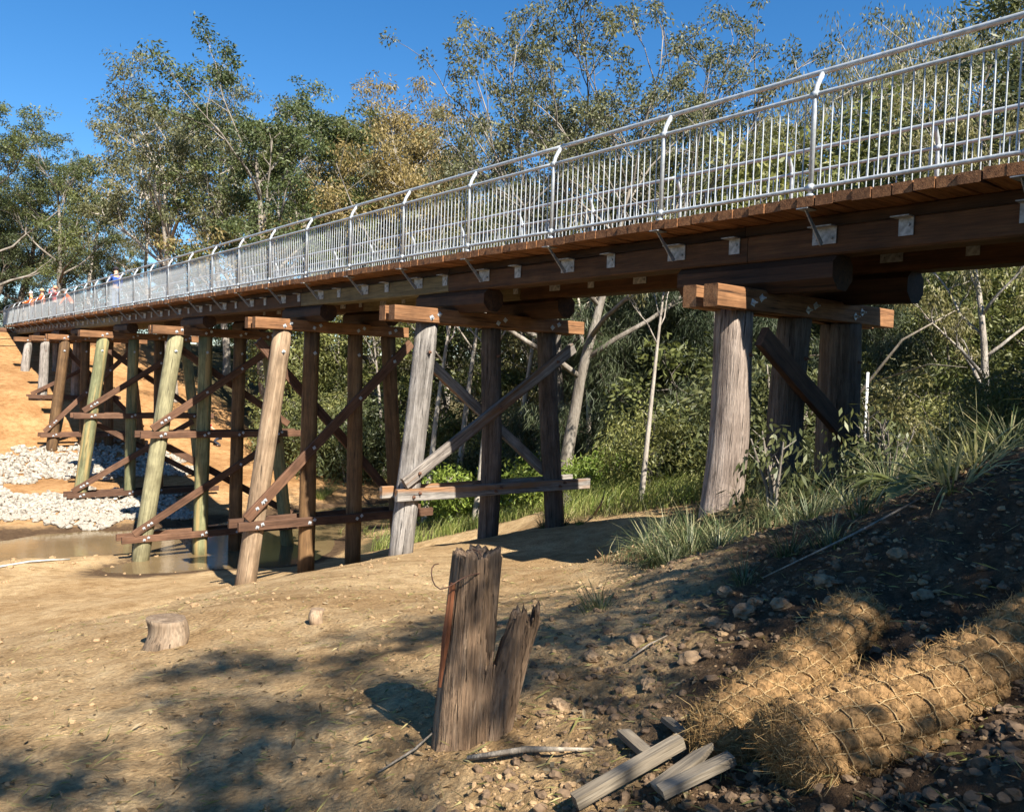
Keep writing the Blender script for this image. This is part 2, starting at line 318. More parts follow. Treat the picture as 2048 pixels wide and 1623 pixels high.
def ground_mat():
    m, nt, out = new_mat('earth'); ge = N(nt, 'ShaderNodeNewGeometry')
    P = ge.outputs['Position']
    moist = N(nt, 'ShaderNodeAttribute', attribute_name='moist').outputs['Fac']
    green = N(nt, 'ShaderNodeAttribute', attribute_name='litter').outputs['Fac']
    big = noise(nt, P, .55, 4, .6); mid = noise(nt, P, 3.5, 5, .65); fine = noise(nt, P, 26, 5, .7); grit = noise(nt, P, 190, 3, .75)
    dry = ramp(nt, [(.3, (.36, .245, .125)), (.5, (.56, .40, .22)), (.72, (.66, .51, .31))], mid).outputs[0]
    dry = mixc(nt, dry, ramp(nt, [(.36, (.74, .66, .56)), (.62, (1.1, 1.08, 1.04))], big).outputs[0], .9, 'MULTIPLY')
    red = N(nt, 'ShaderNodeAttribute', attribute_name='far_soil').outputs['Fac']
    dry = mixc(nt, dry, mixc(nt, dry, (.86, .70, .58), 1.0, 'MULTIPLY'), red)
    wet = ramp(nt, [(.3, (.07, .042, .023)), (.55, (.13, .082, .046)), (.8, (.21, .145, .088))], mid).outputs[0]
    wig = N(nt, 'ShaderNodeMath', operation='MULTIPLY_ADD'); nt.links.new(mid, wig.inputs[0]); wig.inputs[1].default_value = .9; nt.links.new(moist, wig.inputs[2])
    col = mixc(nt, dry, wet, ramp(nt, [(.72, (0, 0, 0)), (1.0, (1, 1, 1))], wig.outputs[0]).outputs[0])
    lit = ramp(nt, [(.3, (.045, .04, .02)), (.5, (.1, .085, .04)), (.75, (.19, .16, .08))], fine).outputs[0]
    wg = N(nt, 'ShaderNodeMath', operation='MULTIPLY_ADD'); nt.links.new(mid, wg.inputs[0]); wg.inputs[1].default_value = .8; nt.links.new(green, wg.inputs[2])
    col = mixc(nt, col, lit, ramp(nt, [(.7, (0, 0, 0)), (1.0, (1, 1, 1))], wg.outputs[0]).outputs[0])
    col = mixc(nt, col, ramp(nt, [(.3, (.62, .6, .58)), (.62, (1.08, 1.08, 1.08))], fine).outputs[0], .8, 'MULTIPLY')
    col = mixc(nt, col, ramp(nt, [(.3, (.75, .74, .72)), (.7, (1.15, 1.15, 1.15))], grit).outputs[0], .7, 'MULTIPLY')
    vo = N(nt, 'ShaderNodeTexVoronoi', Scale=38.0); wv = N(nt, 'ShaderNodeVectorMath', operation='MULTIPLY_ADD'); wv.inputs[1].default_value = (.03, .03, .03)
    nz = N(nt, 'ShaderNodeTexNoise', Scale=30.0); nt.links.new(P, nz.inputs['Vector']); nt.links.new(nz.outputs['Color'], wv.inputs[0]); nt.links.new(P, wv.inputs[2]); nt.links.new(wv.outputs[0], vo.inputs['Vector'])
    col = mixc(nt, col, ramp(nt, [(.0, (1.08, 1.08, 1.08)), (.45, (1, 1, 1)), (.75, (.66, .63, .6))], vo.outputs['Distance']).outputs[0], .55, 'MULTIPLY')
    h = N(nt, 'ShaderNodeMath', operation='MULTIPLY_ADD'); nt.links.new(grit, h.inputs[0]); h.inputs[1].default_value = .5; nt.links.new(fine, h.inputs[2])
    h2 = N(nt, 'ShaderNodeMath', operation='MULTIPLY_ADD'); nt.links.new(vo.outputs['Distance'], h2.inputs[0]); h2.inputs[1].default_value = -.5; nt.links.new(h.outputs[0], h2.inputs[2])
    principled(nt, out, col, .95, h2.outputs[0], 1.0, .04, spec=.15); return m
M['ground'] = ground_mat()
M['clod'] = plain('soil_clod', (.29, .195, .108), .95, .35, 20, .1, .8)
M['clod_big'] = plain('big_soil_clod', (.24, .165, .1), .95, .45, 14, .1, 1.0)
M['clod_dark'] = plain('dark_soil_clod', (.14, .095, .06), .95, .35, 20, .1, .8)
M['rock'] = plain('pale_rock', (.30, .27, .225), .9, .6, 7, .1, .5)
def water_mat():
    m, nt, out = new_mat('muddy_water'); ge = N(nt, 'ShaderNodeNewGeometry')
    n = noise(nt, ge.outputs['Position'], 4.5, 3)
    c = ramp(nt, [(.3, (.13, .09, .045)), (.7, (.19, .135, .07))], noise(nt, ge.outputs['Position'], .4, 3)).outputs[0]
    principled(nt, out, c, .11, n, .2, .02, spec=.45); return m
M['water'] = water_mat()

# ------------------------------------------------------------------ ground
def forest_mask(al, ac):
    """0 on the bare earthworks, 1 under the trees"""
    near = np.clip((ac - (4.5 + 1.5*np.sin(al*.6)) )/3.0, 0, 1)*np.clip((24-al)/4, 0, 1)
    far = np.clip((ac - (13.5 - .18*(al-30)))/3.5, 0, 1)*np.clip((al-24)/4, 0, 1)
    left = np.clip((al-66)/4, 0, 1); left2 = np.clip((-12-ac)/4, 0, 1)
    beh = np.clip((-al-9)/3, 0, 1)
    bank = np.clip(1-np.hypot((al-.6)/2.6, (ac+.1)/1.7), 0, 1)*1.3 + np.clip(1-np.hypot((al+2.5)/2.5, (ac-.5)/2.6), 0, 1)*1.2
    return np.clip(np.maximum.reduce([near, far, left, left2, beh, bank]), 0, 1)
def moist_mask(al, ac):
    wl = np.clip((-8.3-base_h(al, ac))/.3, 0, 1)
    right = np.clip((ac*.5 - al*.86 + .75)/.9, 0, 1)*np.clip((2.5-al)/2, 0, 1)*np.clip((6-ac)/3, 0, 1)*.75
    return np.clip(wl*.9+right, 0, 1)
def detail_h(al, ac, r):
    d = fbm(al*.35, ac*.35, 3, 5)*.35
    rough = .3 + .7*np.clip((ac*.5 - al*.86 + 1.6)/2.2, 0, 1)*np.clip((6-al)/4, 0, 1)
    d = d*np.clip(r/8, .25, 1)
    d = d + fbm(al*1.7, ac*1.7, 4, 9)*.11*rough
    rut = fbm(al*1.0+ac*.5, ac*5-al*2.2, 3, 21)*.05*rough
    near = np.clip((14-r)/6, 0, 1)
    lump = np.abs(fbm(al*6, ac*6, 3, 31))*.12*rough*near + fbm(al*15, ac*15, 3, 41)*.03*(.35+rough)*near
    return d + rut + lump
def ground_h(al, ac):
    al = np.asarray(al, float); ac = np.asarray(ac, float)
    r = np.hypot(al-CAM[1], ac-CAM[0])
    return base_h(al, ac) + detail_h(al, ac, r)
def gz(ac, al): return float(ground_h(np.array([al]), np.array([ac]))[0])
def build_ground():
    fine = np.linspace(YAW-.66, YAW+.66, 660); coarse = np.linspace(YAW+.66, YAW-.66+2*math.pi, 92)[1:-1]
    ang = np.concatenate([fine, coarse]); na = len(ang)
    rad = np.concatenate([[.35], np.geomspace(.7, 420, 500)]); nr = len(rad)
    A, Rr = np.meshgrid(ang, rad); al = CAM[1]+Rr*np.cos(A); ac = CAM[0]+Rr*np.sin(A)
    z = ground_h(al, ac)
    V = np.stack([ac, al, z], -1).reshape(-1, 3)
    V = np.concatenate([V, [[CAM[0], CAM[1], float(z[0].mean())]]])
    i = np.arange(nr-1)[:, None]*na; j = np.arange(na)[None]; j2 = (j+1) % na
    F = np.stack([i+j, i+na+j, i+na+j2, i+j2], -1).reshape(-1, 4)
    fan = np.stack([np.arange(na), (np.arange(na)+1) % na, np.full(na, nr*na), np.full(na, nr*na)], 1)
    moist = np.concatenate([moist_mask(al, ac).ravel(), [0]]); lit = np.concatenate([forest_mask(al, ac).ravel(), [0]])
    me = bpy.data.meshes.new('ground')
    Vf = V.astype(np.float32); me.vertices.add(len(Vf)); me.vertices.foreach_set('co', Vf.ravel())
    tri = fan[:, :3]; nl = F.size+tri.size; me.loops.add(nl)
    me.loops.foreach_set('vertex_index', np.concatenate([F.ravel(), tri.ravel()]).astype(np.int32))
    me.polygons.add(len(F)+len(tri))
    me.polygons.foreach_set('loop_start', np.concatenate([np.arange(len(F))*4, F.size+np.arange(len(tri))*3]).astype(np.int32))
    me.polygons.foreach_set('use_smooth', np.ones(len(F)+len(tri), bool))
    far = np.concatenate([np.clip((al-26)/8, 0, 1).ravel(), [0]])
    for an, arr in (('moist', moist), ('litter', lit), ('far_soil', far)):
        a = me.attributes.new(an, 'FLOAT', 'POINT'); a.data.foreach_set('value', arr.astype(np.float32))
    me.update(); me.validate(); me.materials.append(M['ground'])
    tag(link('ground', me), 'bare tan earth banks sloping down to the creek', kind='structure')
build_ground()
WATER_Z = -8.56
g = G(); n = 24
g.V = [(x, y, WATER_Z) for x, y in ((-60, 15), (60, 15), (60, 36), (-60, 36))]; g.F = [(0, 1, 2, 3)]
tag(link('water', g.mesh('water', M['water'])), 'shallow muddy creek water under the trestle', kind='structure')

# ------------------------------------------------------------------ trestle bridge
U0, U1 = -2.7, 62.4
def stuff_part(g, name, mat, parent, smooth=False):
    o = link(name, g.mesh(name, mat, smooth), parent); o['kind'] = 'stuff'; return o
def build_deck():
    br = empty('timber_bridge', (0, 0, 0))
    tag(br, 'long timber footbridge deck of brown planks on log girders', 'bridge')
    W = .217
    variants = []
    for k in range(8):
        me = chbox('plank', .205, .115, 3.16, M['plank'], .006, 6, .006, random.Random(50+k)); variants.append(me)
    m0 = Matrix(((0, 0, 1, 0), (1, 0, 0, 0), (0, 1, 0, 0), (0, 0, 0, 1)))
    for i in range(300):
        o = bpy.data.objects.new('plank', variants[R.randrange(8)]); COL.objects.link(o); o.parent = br
        o.matrix_local = Matrix.Translation((-.055+R.uniform(-.018, .018), U0+W*(i+.5), -.06+R.uniform(-.007, .007))) @ m0
    g = G()
    for i in range(34): g.box((1.5+R.uniform(-.02, .02), U0-W*(i+.5), -.06), (3.16, .205, .115))
    stuff_part(g, 'approach_planks', M['plank'], br)
    # girder sections, butted over each pier
    us = [-9.5] + [p['u'] for p in PIERS] + [62.0]
    for v in (.6, 2.36):
        for i in range(len(us)-1):
            mat = (M['girder'] if (i % 3) != 2 else M['girder_green'])
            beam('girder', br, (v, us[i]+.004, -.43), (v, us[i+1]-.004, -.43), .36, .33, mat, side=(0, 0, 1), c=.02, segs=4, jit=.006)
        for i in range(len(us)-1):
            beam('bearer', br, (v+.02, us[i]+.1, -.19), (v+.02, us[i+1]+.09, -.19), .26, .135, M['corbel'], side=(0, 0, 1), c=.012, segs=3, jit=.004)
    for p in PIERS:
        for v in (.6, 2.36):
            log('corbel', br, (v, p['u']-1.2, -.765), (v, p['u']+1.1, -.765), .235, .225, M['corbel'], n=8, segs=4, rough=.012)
    # steel angle plates on the girder faces, wide with a strut at each railing post, narrow half way
    wide = G(); wide.box((0, 0, 0), (.012, .3, .19)); wide.box((-.06, 0, .1), (.13, .3, .012))
    for dy in (-.1, .1): wide.tube([(-.006, dy, -.03), (-.022, dy, -.03)], .016, 6)
    nar = G(); nar.box((0, 0, 0), (.012, .16, .19)); nar.box((-.06, .02, .1), (.13, .2, .012)); nar.tube([(-.006, -.03, .02), (-.022, -.03, .02)], .018, 6)
    wm = wide.mesh('girder_bracket', M['galv_plate']); nm = nar.mesh('girder_bracket', M['galv_plate'])
    st = G(); st.add([(-.02, -.006, 0), (.03, -.006, 0), (.03, .006, 0), (-.02, .006, 0), (.33, -.006, -.36), (.385, -.006, -.32), (.385, .006, -.32), (.33, .006, -.36)],
                     [(0, 1, 2, 3), (4, 7, 6, 5), (0, 4, 5, 1), (1, 5, 6, 2), (2, 6, 7, 3), (3, 7, 4, 0)])
    st.box((.02, 0, .006), (.2, .14, .012))
    sm = st.mesh('railing_strut', M['galv_plate'])
    for n in range(-1, 29):
        u = n*2.2+.05
        link('girder_bracket', wm, br).location = (.41, u, -.375)
        link('girder_bracket', nm, br).location = (.41, u+1.25, -.375)
        link('railing_strut', sm, br).location = (.0, u, -.135)
        if n < 10:
            a = link('girder_bracket', wm, br); a.location = (2.17, u+.1, -.375)
            a = link('girder_bracket', nm, br); a.location = (2.17, u+1.3, -.375)
    return br

def build_railing(v, inward, label, nind):
    rl = empty('bridge_railing', (v, 0, 0)); tag(rl, label, 'railing')
    s = 1 if inward else -1
    pg = G()
    path = [(0, 0, -.01), (0, 0, 1.08), (.006*s, 0, 1.16), (.03*s, 0, 1.235), (.075*s, 0, 1.31), (.13*s, 0, 1.392)]
    pg.tube(path, .03, 10)
    pg.tube([(0, 0, -.004), (0, 0, .03)], [.055, .045], 10)
    for z in (.1, 1.13): pg.tube([(0, -.045, z), (0, .045, z)], .036, 10)
    pg.tube([(0, 0, .06), (0, 0, .14)], .038, 10); pg.tube([(0, 0, 1.085), (0, 0, 1.16)], .037, 10)
    pm = pg.mesh('railing_post', M['galv'], True)
    for n in range(-2, 30): link('railing_post', pm, rl).location = (0, n*2.2, 0)
    for z, dv, r in ((.1, 0, .024), (1.13, 0, .024), (1.415, .14*s, .03)):
        for a in range(-2, 29, 4):
            g = G(); b = min(a+4, 29)
            g.tube([(0, a*2.2+.002, 0)]+[(0, a*2.2+(b-a)*2.2*q/24, 0) for q in range(1, 24)]+[(0, b*2.2-.002, 0)], r, 12)
            o = link('rail', g.mesh('rail', M['galv'], True), rl); o.location = (dv, 0, z)
    bg_ = G(); bg_.tube([(0, 0, .11), (0, 0, 1.12)], .0088, 6, False); bm_ = bg_.mesh('baluster', M['galv'], True)
    rest = G(); cnt = 0
    for n in range(-1, 29):
        for k in range(1, 20):
            u = n*2.2 + k*.11
            if cnt < nind:
                o = bpy.data.objects.new('baluster', bm_); COL.objects.link(o); o.parent = rl; o.location = (0, u, 0); cnt += 1
            else: rest.tube([(0, u, .11), (0, u, 1.12)], .0055, 4, False)
    stuff_part(rest, 'far_balusters', M['galv'], rl, True)
    return rl

PIERS = [
 dict(u=1.11, cap=(-.47, 3.7), label='old two-brace trestle pier of thick weathered logs on the near bank',
   posts=[(.28, .1, -3.95, .225, .24, 'post_old'), (1.48, 1.46, -3.95, .22, .25, 'post_old_shade'), (2.66, 2.82, -3.85, .27, .3, 'post_old_shade')],
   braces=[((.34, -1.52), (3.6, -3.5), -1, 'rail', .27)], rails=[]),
 dict(u=7.8, cap=(-.86, 3.73), label='grey weathered trestle pier of three log posts beside the stump',
   posts=[(-.03, -.46, -5.75, .2, .215, 'post_grey'), (1.5, 1.56, -5.6, .19, .2, 'post_old_shade'), (2.9, 3.35, -5.6, .19, .2, 'post_old_shade')],
   braces=[((-.56, -4.15), (3.45, -1.5), -1, 'brace_shade', .22), ((-.1, -1.7), (3.2, -4.15), 1, 'rail_grey', .2)], rails=[(-4.36, -.72, 4.05, 'rail_grey')]),
 dict(u=14.4, cap=(-.87, 3.45), label='brown trestle pier with a tan front post and one X brace',
   posts=[(-.03, -.86, -7.8, .235, .25, 'post_tan'), (.75, .72, -7.6, .2, .21, 'post_brown'), (1.98, 2.08, -7.5, .2, .21, 'post_brown'), (2.92, 3.55, -7.5, .2, .21, 'post_brown')],
   braces=[((-.95, -5.82), (3.5, -1.36), -1, 'rail', .24), ((-.55, -1.5), (3.4, -5.6), 1, 'rail', .23)], rails=[(-6.0, -1.15, 4.36, 'rail')]),
 dict(u=22.95, cap=(-.87, 3.75), label='treated timber trestle pier standing in the brown water',
   posts=[(-.07, -1.13, -8.95, .25, .26, 'post_sage'), (.88, .86, -8.95, .22, .23, 'post_green'), (2.05, 2.03, -8.95, .21, .22, 'post_brown'), (3.0, 4.03, -8.95, .21, .22, 'post_green')],
   braces=[((-.85, -4.28), (3.1, -1.5), -1, 'rail', .23), ((-.1, -1.5), (4.0, -4.2), 1, 'rail', .23), ((-1.35, -7.65), (3.4, -4.7), -1, 'rail', .23), ((-.5, -4.75), (4.2, -7.5), 1, 'rail', .23)],
   rails=[(-4.48, -1.2, 4.3, 'rail'), (-7.82, -1.7, 4.7, 'rail')]),
 dict(u=32.4, cap=(-1.15, 3.75), label='trestle pier with a pale green front post rising out of white rocks',
   posts=[(-.25, -1.1, -8.5, .24, .25, 'post_green'), (.95, .88, -8.4, .21, .22, 'post_green'), (2.0, 2.05, -8.4, .21, .22, 'post_brown'), (3.1, 4.0, -8.4, .21, .22, 'post_green')],
   braces=[((-1.0, -4.25), (3.0, -1.5), -1, 'rail', .23), ((-.2, -1.55), (3.6, -4.2), 1, 'rail', .23), ((-1.35, -7.55), (3.4, -4.7), -1, 'rail', .23), ((-.5, -4.75), (4.2, -7.4), 1, 'rail', .23)],
   rails=[(-4.45, -1.35, 4.3, 'rail'), (-7.72, -1.55, 4.6, 'rail')]),
 dict(u=41.45, cap=(-.87, 3.75), label='brown post trestle pier on the earth of the far bank',
   posts=[(-.05, -.62, -7.2, .24, .25, 'post_brown'), (.9, .88, -7.2, .21, .22, 'post_brown'), (2.0, 2.05, -7.2, .21, .22, 'post_brown'), (3.0, 3.7, -7.2, .21, .22, 'post_brown')],
   braces=[((-.95, -5.8), (3.1, -1.5), -1, 'rail', .23), ((-.1, -1.55), (3.8, -5.7), 1, 'rail', .23)], rails=[(-5.98, -1.12, 4.2, 'rail')]),
 dict(u=46.85, cap=(-.8, 3.75), label='grey post trestle pier high on the far bank',
   posts=[(-.03, -.25, -4.8, .22, .24, 'post_grey'), (1.48, 1.48, -4.8, .21, .22, 'post_old'), (3.0, 3.3, -4.9, .21, .22, 'post_old')],
   braces=[((-.75, -4.15), (2.0, -2.6), -1, 'rail', .2)], rails=[(-4.3, -.88, 3.8, 'rail')]),
 dict(u=52.75, cap=(-.8, 3.75), label='short white-grey post trestle pier closest to the far abutment',
   posts=[(-.03, -.22, -3.5, .23, .25, 'post_grey'), (1.48, 1.48, -3.5, .21, .22, 'post_old'), (3.0, 3.2, -3.5, .21, .22, 'post_old')],
   braces=[], rails=[]),
]
wp = G()
wp.add([(.055*math.cos(math.pi/4*k*2), -.004, .055*math.sin(math.pi/4*k*2)) for k in range(4)] + [(.055*math.cos(math.pi/4*k*2), .004, .055*math.sin(math.pi/4*k*2)) for k in range(4)],
       [(0, 1, 2, 3), (4, 7, 6, 5), (0, 4, 5, 1), (1, 5, 6, 2), (2, 6, 7, 3), (3, 7, 4, 0)])
wp.tube([(0, -.002, 0), (0, -.035, 0)], .02, 6); wp.tube([(0, -.03, 0), (0, -.065, 0)], .01, 6)
plate_new = wp.mesh('bolt_plate', M['galv']); 
wr = G(); wr.tube([(0, .004, 0), (0, -.03, 0)], .03, 6); wr.tube([(0, -.03, 0), (0, -.07, -.01)], .011, 6)
plate_old = wr.mesh('bolt_head', M['rust'])
def build_pier(p):
    u = p['u']; pr = empty('trestle_pier', (1.48, u, p['posts'][0][2]+.3)); tag(pr, p['label'], 'bridge pier', 'trestle piers carrying the footbridge')
    base = Vector(pr.location)
    c0, c1 = p['cap']
    for sgn in (-1, 1):
        beam('cap_beam', pr, (c0+R.uniform(-.03, .03), u+sgn*.168, -1.08), (c1+R.uniform(-.05, .05), u+sgn*.168, -1.08), .27, .205, M['cap'], c=.012, segs=4, jit=.004)
    old = 'post_grey' in [q[5] for q in p['posts']] or 'post_old' in [q[5] for q in p['posts']]
    for (vt, vb, zb, rt, rb, mat) in p['posts']:
        rb2 = rb*1.03
        log('post', pr, (vb, u, zb), (vt, u, -1.218), rb2, rt, M[mat], n=(16 if old else 12), segs=10, rough=(.035 if old else .016))
        beam('tenon', pr, (vt, u, -1.3), (vt, u, -.96), .3, .125, M[mat], segs=1, jit=0)
    rmax = max(q[4] for q in p['posts'])
    def fr(side, d=.1): return u + side*(rmax*.93+d/2)
    for (z, a, b, mat) in p['rails']:
        beam('rail', pr, (a, fr(-1), z), (b, fr(-1), z-.02), .22, .1, M[mat], segs=4, jit=.006)
        beam('rail', pr, (a-.03, fr(1), z), (b-.05, fr(1), z), .22, .1, M[mat], segs=4, jit=.006)
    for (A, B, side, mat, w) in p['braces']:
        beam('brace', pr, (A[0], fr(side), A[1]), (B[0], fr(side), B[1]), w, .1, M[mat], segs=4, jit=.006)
    # bolts with square washers on the front faces
    def bolt(v, y, z, me, rot=0):
        o = link('bolt_plate' if me is plate_new else 'bolt_head', me, pr); o.location = Vector((v, y, z))-base; o.rotation_euler = (0, R.uniform(-.5, .5) if rot == 0 else rot, 0)
    for (vt, vb, zb, rt, rb, mat) in p['posts']:
        def pv(z): return vt+(vb-vt)*(z+1.2)/(zb+1.2)
        me = plate_old if old else plate_new
        bolt(vt-.07, u-.274, -1.12, plate_new); bolt(vt+.1, u-.274, -1.05, plate_new)
        bolt(pv(-1.75), u-rt*1.02, -1.75, me)
        for (z, a, b, m2) in p['rails']:
            for d in (-.06, .07): bolt(pv(z)+d, fr(-1)-.054, z+d*.5, me)
        for (A, B, side, m2, w) in p['braces']:
            if side < 0 or True:
                for zz in np.linspace(-1.4, -8.2, 200):
                    v1 = A[0]+(B[0]-A[0])*(zz-A[1])/(B[1]-A[1])
                    if min(A[1], B[1]) < zz < max(A[1], B[1]) and abs(v1-pv(zz)) < .02 and side < 0:
                        bolt(v1, fr(-1)-.054, zz, me); break
        if p['rails'] and not old:
            A = p['braces'][0][0]
    for (A, B, side, m2, w) in p['braces']:
        if side < 0 and not old:
            d = (Vector((B[0], 0, B[1]))-Vector((A[0], 0, A[1]))).normalized()
            for t in (.35, .62): bolt(A[0]+d.x*t, fr(-1)-.054, A[1]+d.z*t, plate_new)
    return pr
for p in PIERS: build_pier(p)
build_deck()
build_railing(0.0, True, 'galvanised steel railing along the near edge of the footbridge', 300)
build_railing(2.96, False, 'galvanised steel railing along the far edge of the footbridge', 300)
def abutment():
    a = empty('bridge_abutment', (1.5, 62.3, -1)); tag(a, 'stacked brown timber abutment under the far end of the bridge', 'abutment')
    for k in range(4):
        beam('abutment_timber', a, (-1.2-.1*k, 62.2+.02*k, -.3-.27*k), (4.2, 62.2+.02*k, -.3-.27*k), .25, .3, M['rail'], segs=3)
abutment()

# ------------------------------------------------------------------ vegetation builders
def leaves(cent, rad, n, L, W, droop, rs, flat=.8):
    """n leaf blades round every clump centre; returns verts, quads, per-face random"""
    cent = np.asarray(cent, float); m = len(cent); tot = m*n
    c = np.repeat(cent, n, 0); r = np.repeat(np.broadcast_to(np.asarray(rad, float), (m,)), n)[:, None]
    q = rs.normal(size=(tot, 3)); q /= np.linalg.norm(q, axis=1)[:, None]+1e-9
    p = c + q*r*np.array([1, 1, flat])*(rs.rand(tot, 1)**.45)
    d = rs.normal(size=(tot, 3)); d /= np.linalg.norm(d, axis=1)[:, None]; cd = rs.normal(size=(m, 3)); d = d*.75+np.repeat(cd/np.linalg.norm(cd, axis=1)[:, None], n, 0)*.5; d = d*(1-droop)+np.array([0, 0, -1.0])*droop + q*.25
    d /= np.linalg.norm(d, axis=1)[:, None]
    w = np.cross(d, rs.normal(size=(tot, 3))); w /= np.linalg.norm(w, axis=1)[:, None]
    l = L*(.65+.7*rs.rand(tot, 1)); ww = W*(.7+.6*rs.rand(tot, 1))
    V = np.stack([p, p+d*l*.45+w*ww*.5, p+d*l, p+d*l*.45-w*ww*.5], 1).reshape(-1, 3)
    F = np.arange(tot*4).reshape(-1, 4)
    rnd = np.clip(.5*np.repeat(rs.rand(m), n)+.5*rs.rand(tot), 0, 1)
    return V, F, rnd
def tree_proto(seed, H, first=.4, spread=.3, nl=7, lean=.05, trunk_r=.18, up=.75, sub=5, twigs=3, clump=.6, nleaf=26, L=.24, W=.06, droop=.45, lmat='leaf_euc', bmat='bark_pale', top=.7, rmin=.012, gap=.0, wob=.055):
    rd = random.Random(seed); rs = np.random.RandomState(seed); g = G(); tips = []; rads = []
    def curve(p, d, length, n, wob, lift):
        pts = [Vector(p)]; d = Vector(d).normalized()
        for i in range(n):
            d = (d + Vector((rd.gauss(0, wob), rd.gauss(0, wob), rd.gauss(0, wob)*.6+lift))).normalized()
            pts.append(pts[-1]+d*(length/n))
        return pts
    la = rd.uniform(0, 6.28)
    tr = curve((0, 0, -.5), (lean*math.cos(la), lean*math.sin(la), 1), H*top+.5, 12, wob, .03)
    nT = len(tr)
    g.tube(tr, [trunk_r*(1-.8*(i/(nT-1)))*(1.25 if i == 0 else 1) for i in range(nT)], 8)
    def at(path, t):
        x = t*(len(path)-1); i = min(int(x), len(path)-2); return path[i].lerp(path[i+1], x-i), (path[i+1]-path[i]).normalized()
    az = rd.uniform(0, 6.28)
    for k in range(nl):
        t = first + (1-first)*(k+.5*rd.random())/nl
        p, td = at(tr, min(t, .99)); az += 2.4+rd.uniform(-.5, .5)
        hf = (t-first)/(1-first)
        ln = H*spread*(1.1-.3*hf)*rd.uniform(.8, 1.25)
        d = Vector((math.cos(az), math.sin(az), up*rd.uniform(.6, 1.4)+hf*.5))
        lr = trunk_r*(1-.75*t)*.55
        lim = curve(p, d, ln, 6, .16, .07)
        g.tube(lim, [max(rmin, lr*(1-.75*i/6)) for i in range(7)], 6)
        for s_ in range(sub):
            ts = .35+.65*(s_+rd.random())/sub
            q, ld = at(lim, min(ts, .99))
            d2 = (ld + Vector((rd.gauss(0, .6), rd.gauss(0, .6), rd.gauss(.15, .35)))).normalized()
            l2 = ln*rd.uniform(.25, .45)
            br = curve(q, d2, l2, 4, .2, .04)
            g.tube(br, [max(rmin*.9, lr*.4*(1-.7*i/4)) for i in range(5)], 4, False)
            for w_ in range(twigs):
                tt = .4+.6*(w_+rd.random())/twigs; q2, bd = at(br, min(tt, .99))
                d3 = (bd + Vector((rd.gauss(0, .7), rd.gauss(0, .7), rd.gauss(0, .4)))).normalized()
                tw = curve(q2, d3, l2*rd.uniform(.3, .55), 2, .2, 0)
                g.tube(tw, [rmin*.8, rmin*.6, rmin*.35], 3, False)
                if rd.random() > gap: tips.append(tw[-1]); rads.append(clump*rd.uniform(.6, 1.25))
            if rd.random() > gap: tips.append(br[-1]); rads.append(clump*rd.uniform(.7, 1.2))
    tp = np.array([tuple(x) for x in tips])
    V, F, rnd = leaves(tp, rads, nleaf, L, W, droop, rs)
    crown = mesh_np('crown', V, F, [M[lmat]], False, {'rnd': ('FACE', rnd)})
    trunk = g.mesh('trunk', M[bmat], True)
    zmax = V[:, 2].max(); return trunk, crown, (float(zmax), V[:, :2].mean(0))
def shrub_proto(seed, H, W_, n=60, clump=.35, nleaf=40, L=.14, Wl=.06, droop=.2, lmat='leaf_bush', stems=7, core=.35):
    rd = random.Random(seed); rs = np.random.RandomState(seed); g = G(); pts = []
    for k in range(stems):
        a = rd.uniform(0, 6.28); r = W_*rd.uniform(.1, .75); h = H*rd.uniform(.55, .95)
        P = [Vector((0, 0, -.3)), Vector((r*.3*math.cos(a), r*.3*math.sin(a), h*.4)), Vector((r*math.cos(a), r*math.sin(a), h))]
        g.tube(P, [.035, .025, .01], 5, False)
        for t in (.5, .7, .9):
            q = P[1].lerp(P[2], (t-.4)/.6); b = rd.uniform(0, 6.28); g.tube([q, q+Vector((math.cos(b)*W_*.3, math.sin(b)*W_*.3, H*.1))], [.012, .005], 4, False)
    while len(pts) < n:
        q = rs.normal(size=3); q /= np.linalg.norm(q); q *= rs.rand()**core
        z = H*.52+q[2]*H*.5
        pts.append((q[0]*W_*(1.05-.3*abs(z/H-.35)), q[1]*W_*(1.05-.3*abs(z/H-.35)), max(.08, z)+rs.normal()*.08*H))
    V, F, rnd = leaves(np.array(pts), clump, nleaf, L, Wl, droop, rs)
    return g.mesh('stem', M['bark_grey'], True), mesh_np('foliage', V, F, [M[lmat]], False, {'rnd': ('FACE', rnd)})
def tussock_proto(seed, n, L, spread, width, lmat, arch=1.0):
    rs = np.random.RandomState(seed); V = []; F = []; rnd = []
    for i in range(n):
        a = rs.rand()*6.283; e = spread*(rs.rand()**.7); l = L*(.5+.6*rs.rand()); w = width*(.6+.8*rs.rand())
        p = np.array([math.cos(a), math.sin(a), 0])*.09*rs.rand()*spread*2; th = .12+e*.5
        side = np.array([-math.sin(a+rs.normal()*.5), math.cos(a), 0]); b = len(V); ns = 4
        for k in range(ns+1):
            t = k/ns; ww = w*(1-t**1.6)+.0006
            V += [p-side*ww*.5, p+side*ww*.5]
            d = np.array([math.cos(a)*math.sin(th), math.sin(a)*math.sin(th), math.cos(th)]); p = p+d*l/ns; th = min(th+arch*(.32+.25*rs.rand())*(.4+e), 2.5)
        for k in range(ns): F.append((b+2*k, b+2*k+1, b+2*k+3, b+2*k+2)); rnd.append(rs.rand())
    return mesh_np('grass_tussock', np.array(V), np.array(F), [M[lmat]], True, {'rnd': ('FACE', rnd)})
def place(name, protos, x, y, label, cat, group=None, scale=1.0, rz=0.0, names=('trunk', 'crown'), z=None, wx=None):
    e = empty(name, (x, y, gz(x, y) if z is None else z), rz); e.scale = (scale*(wx or 1), scale*(wx or 1), scale); tag(e, label, cat, group)
    for nm, me in zip(names, protos): link(nm, me, e)
    return e
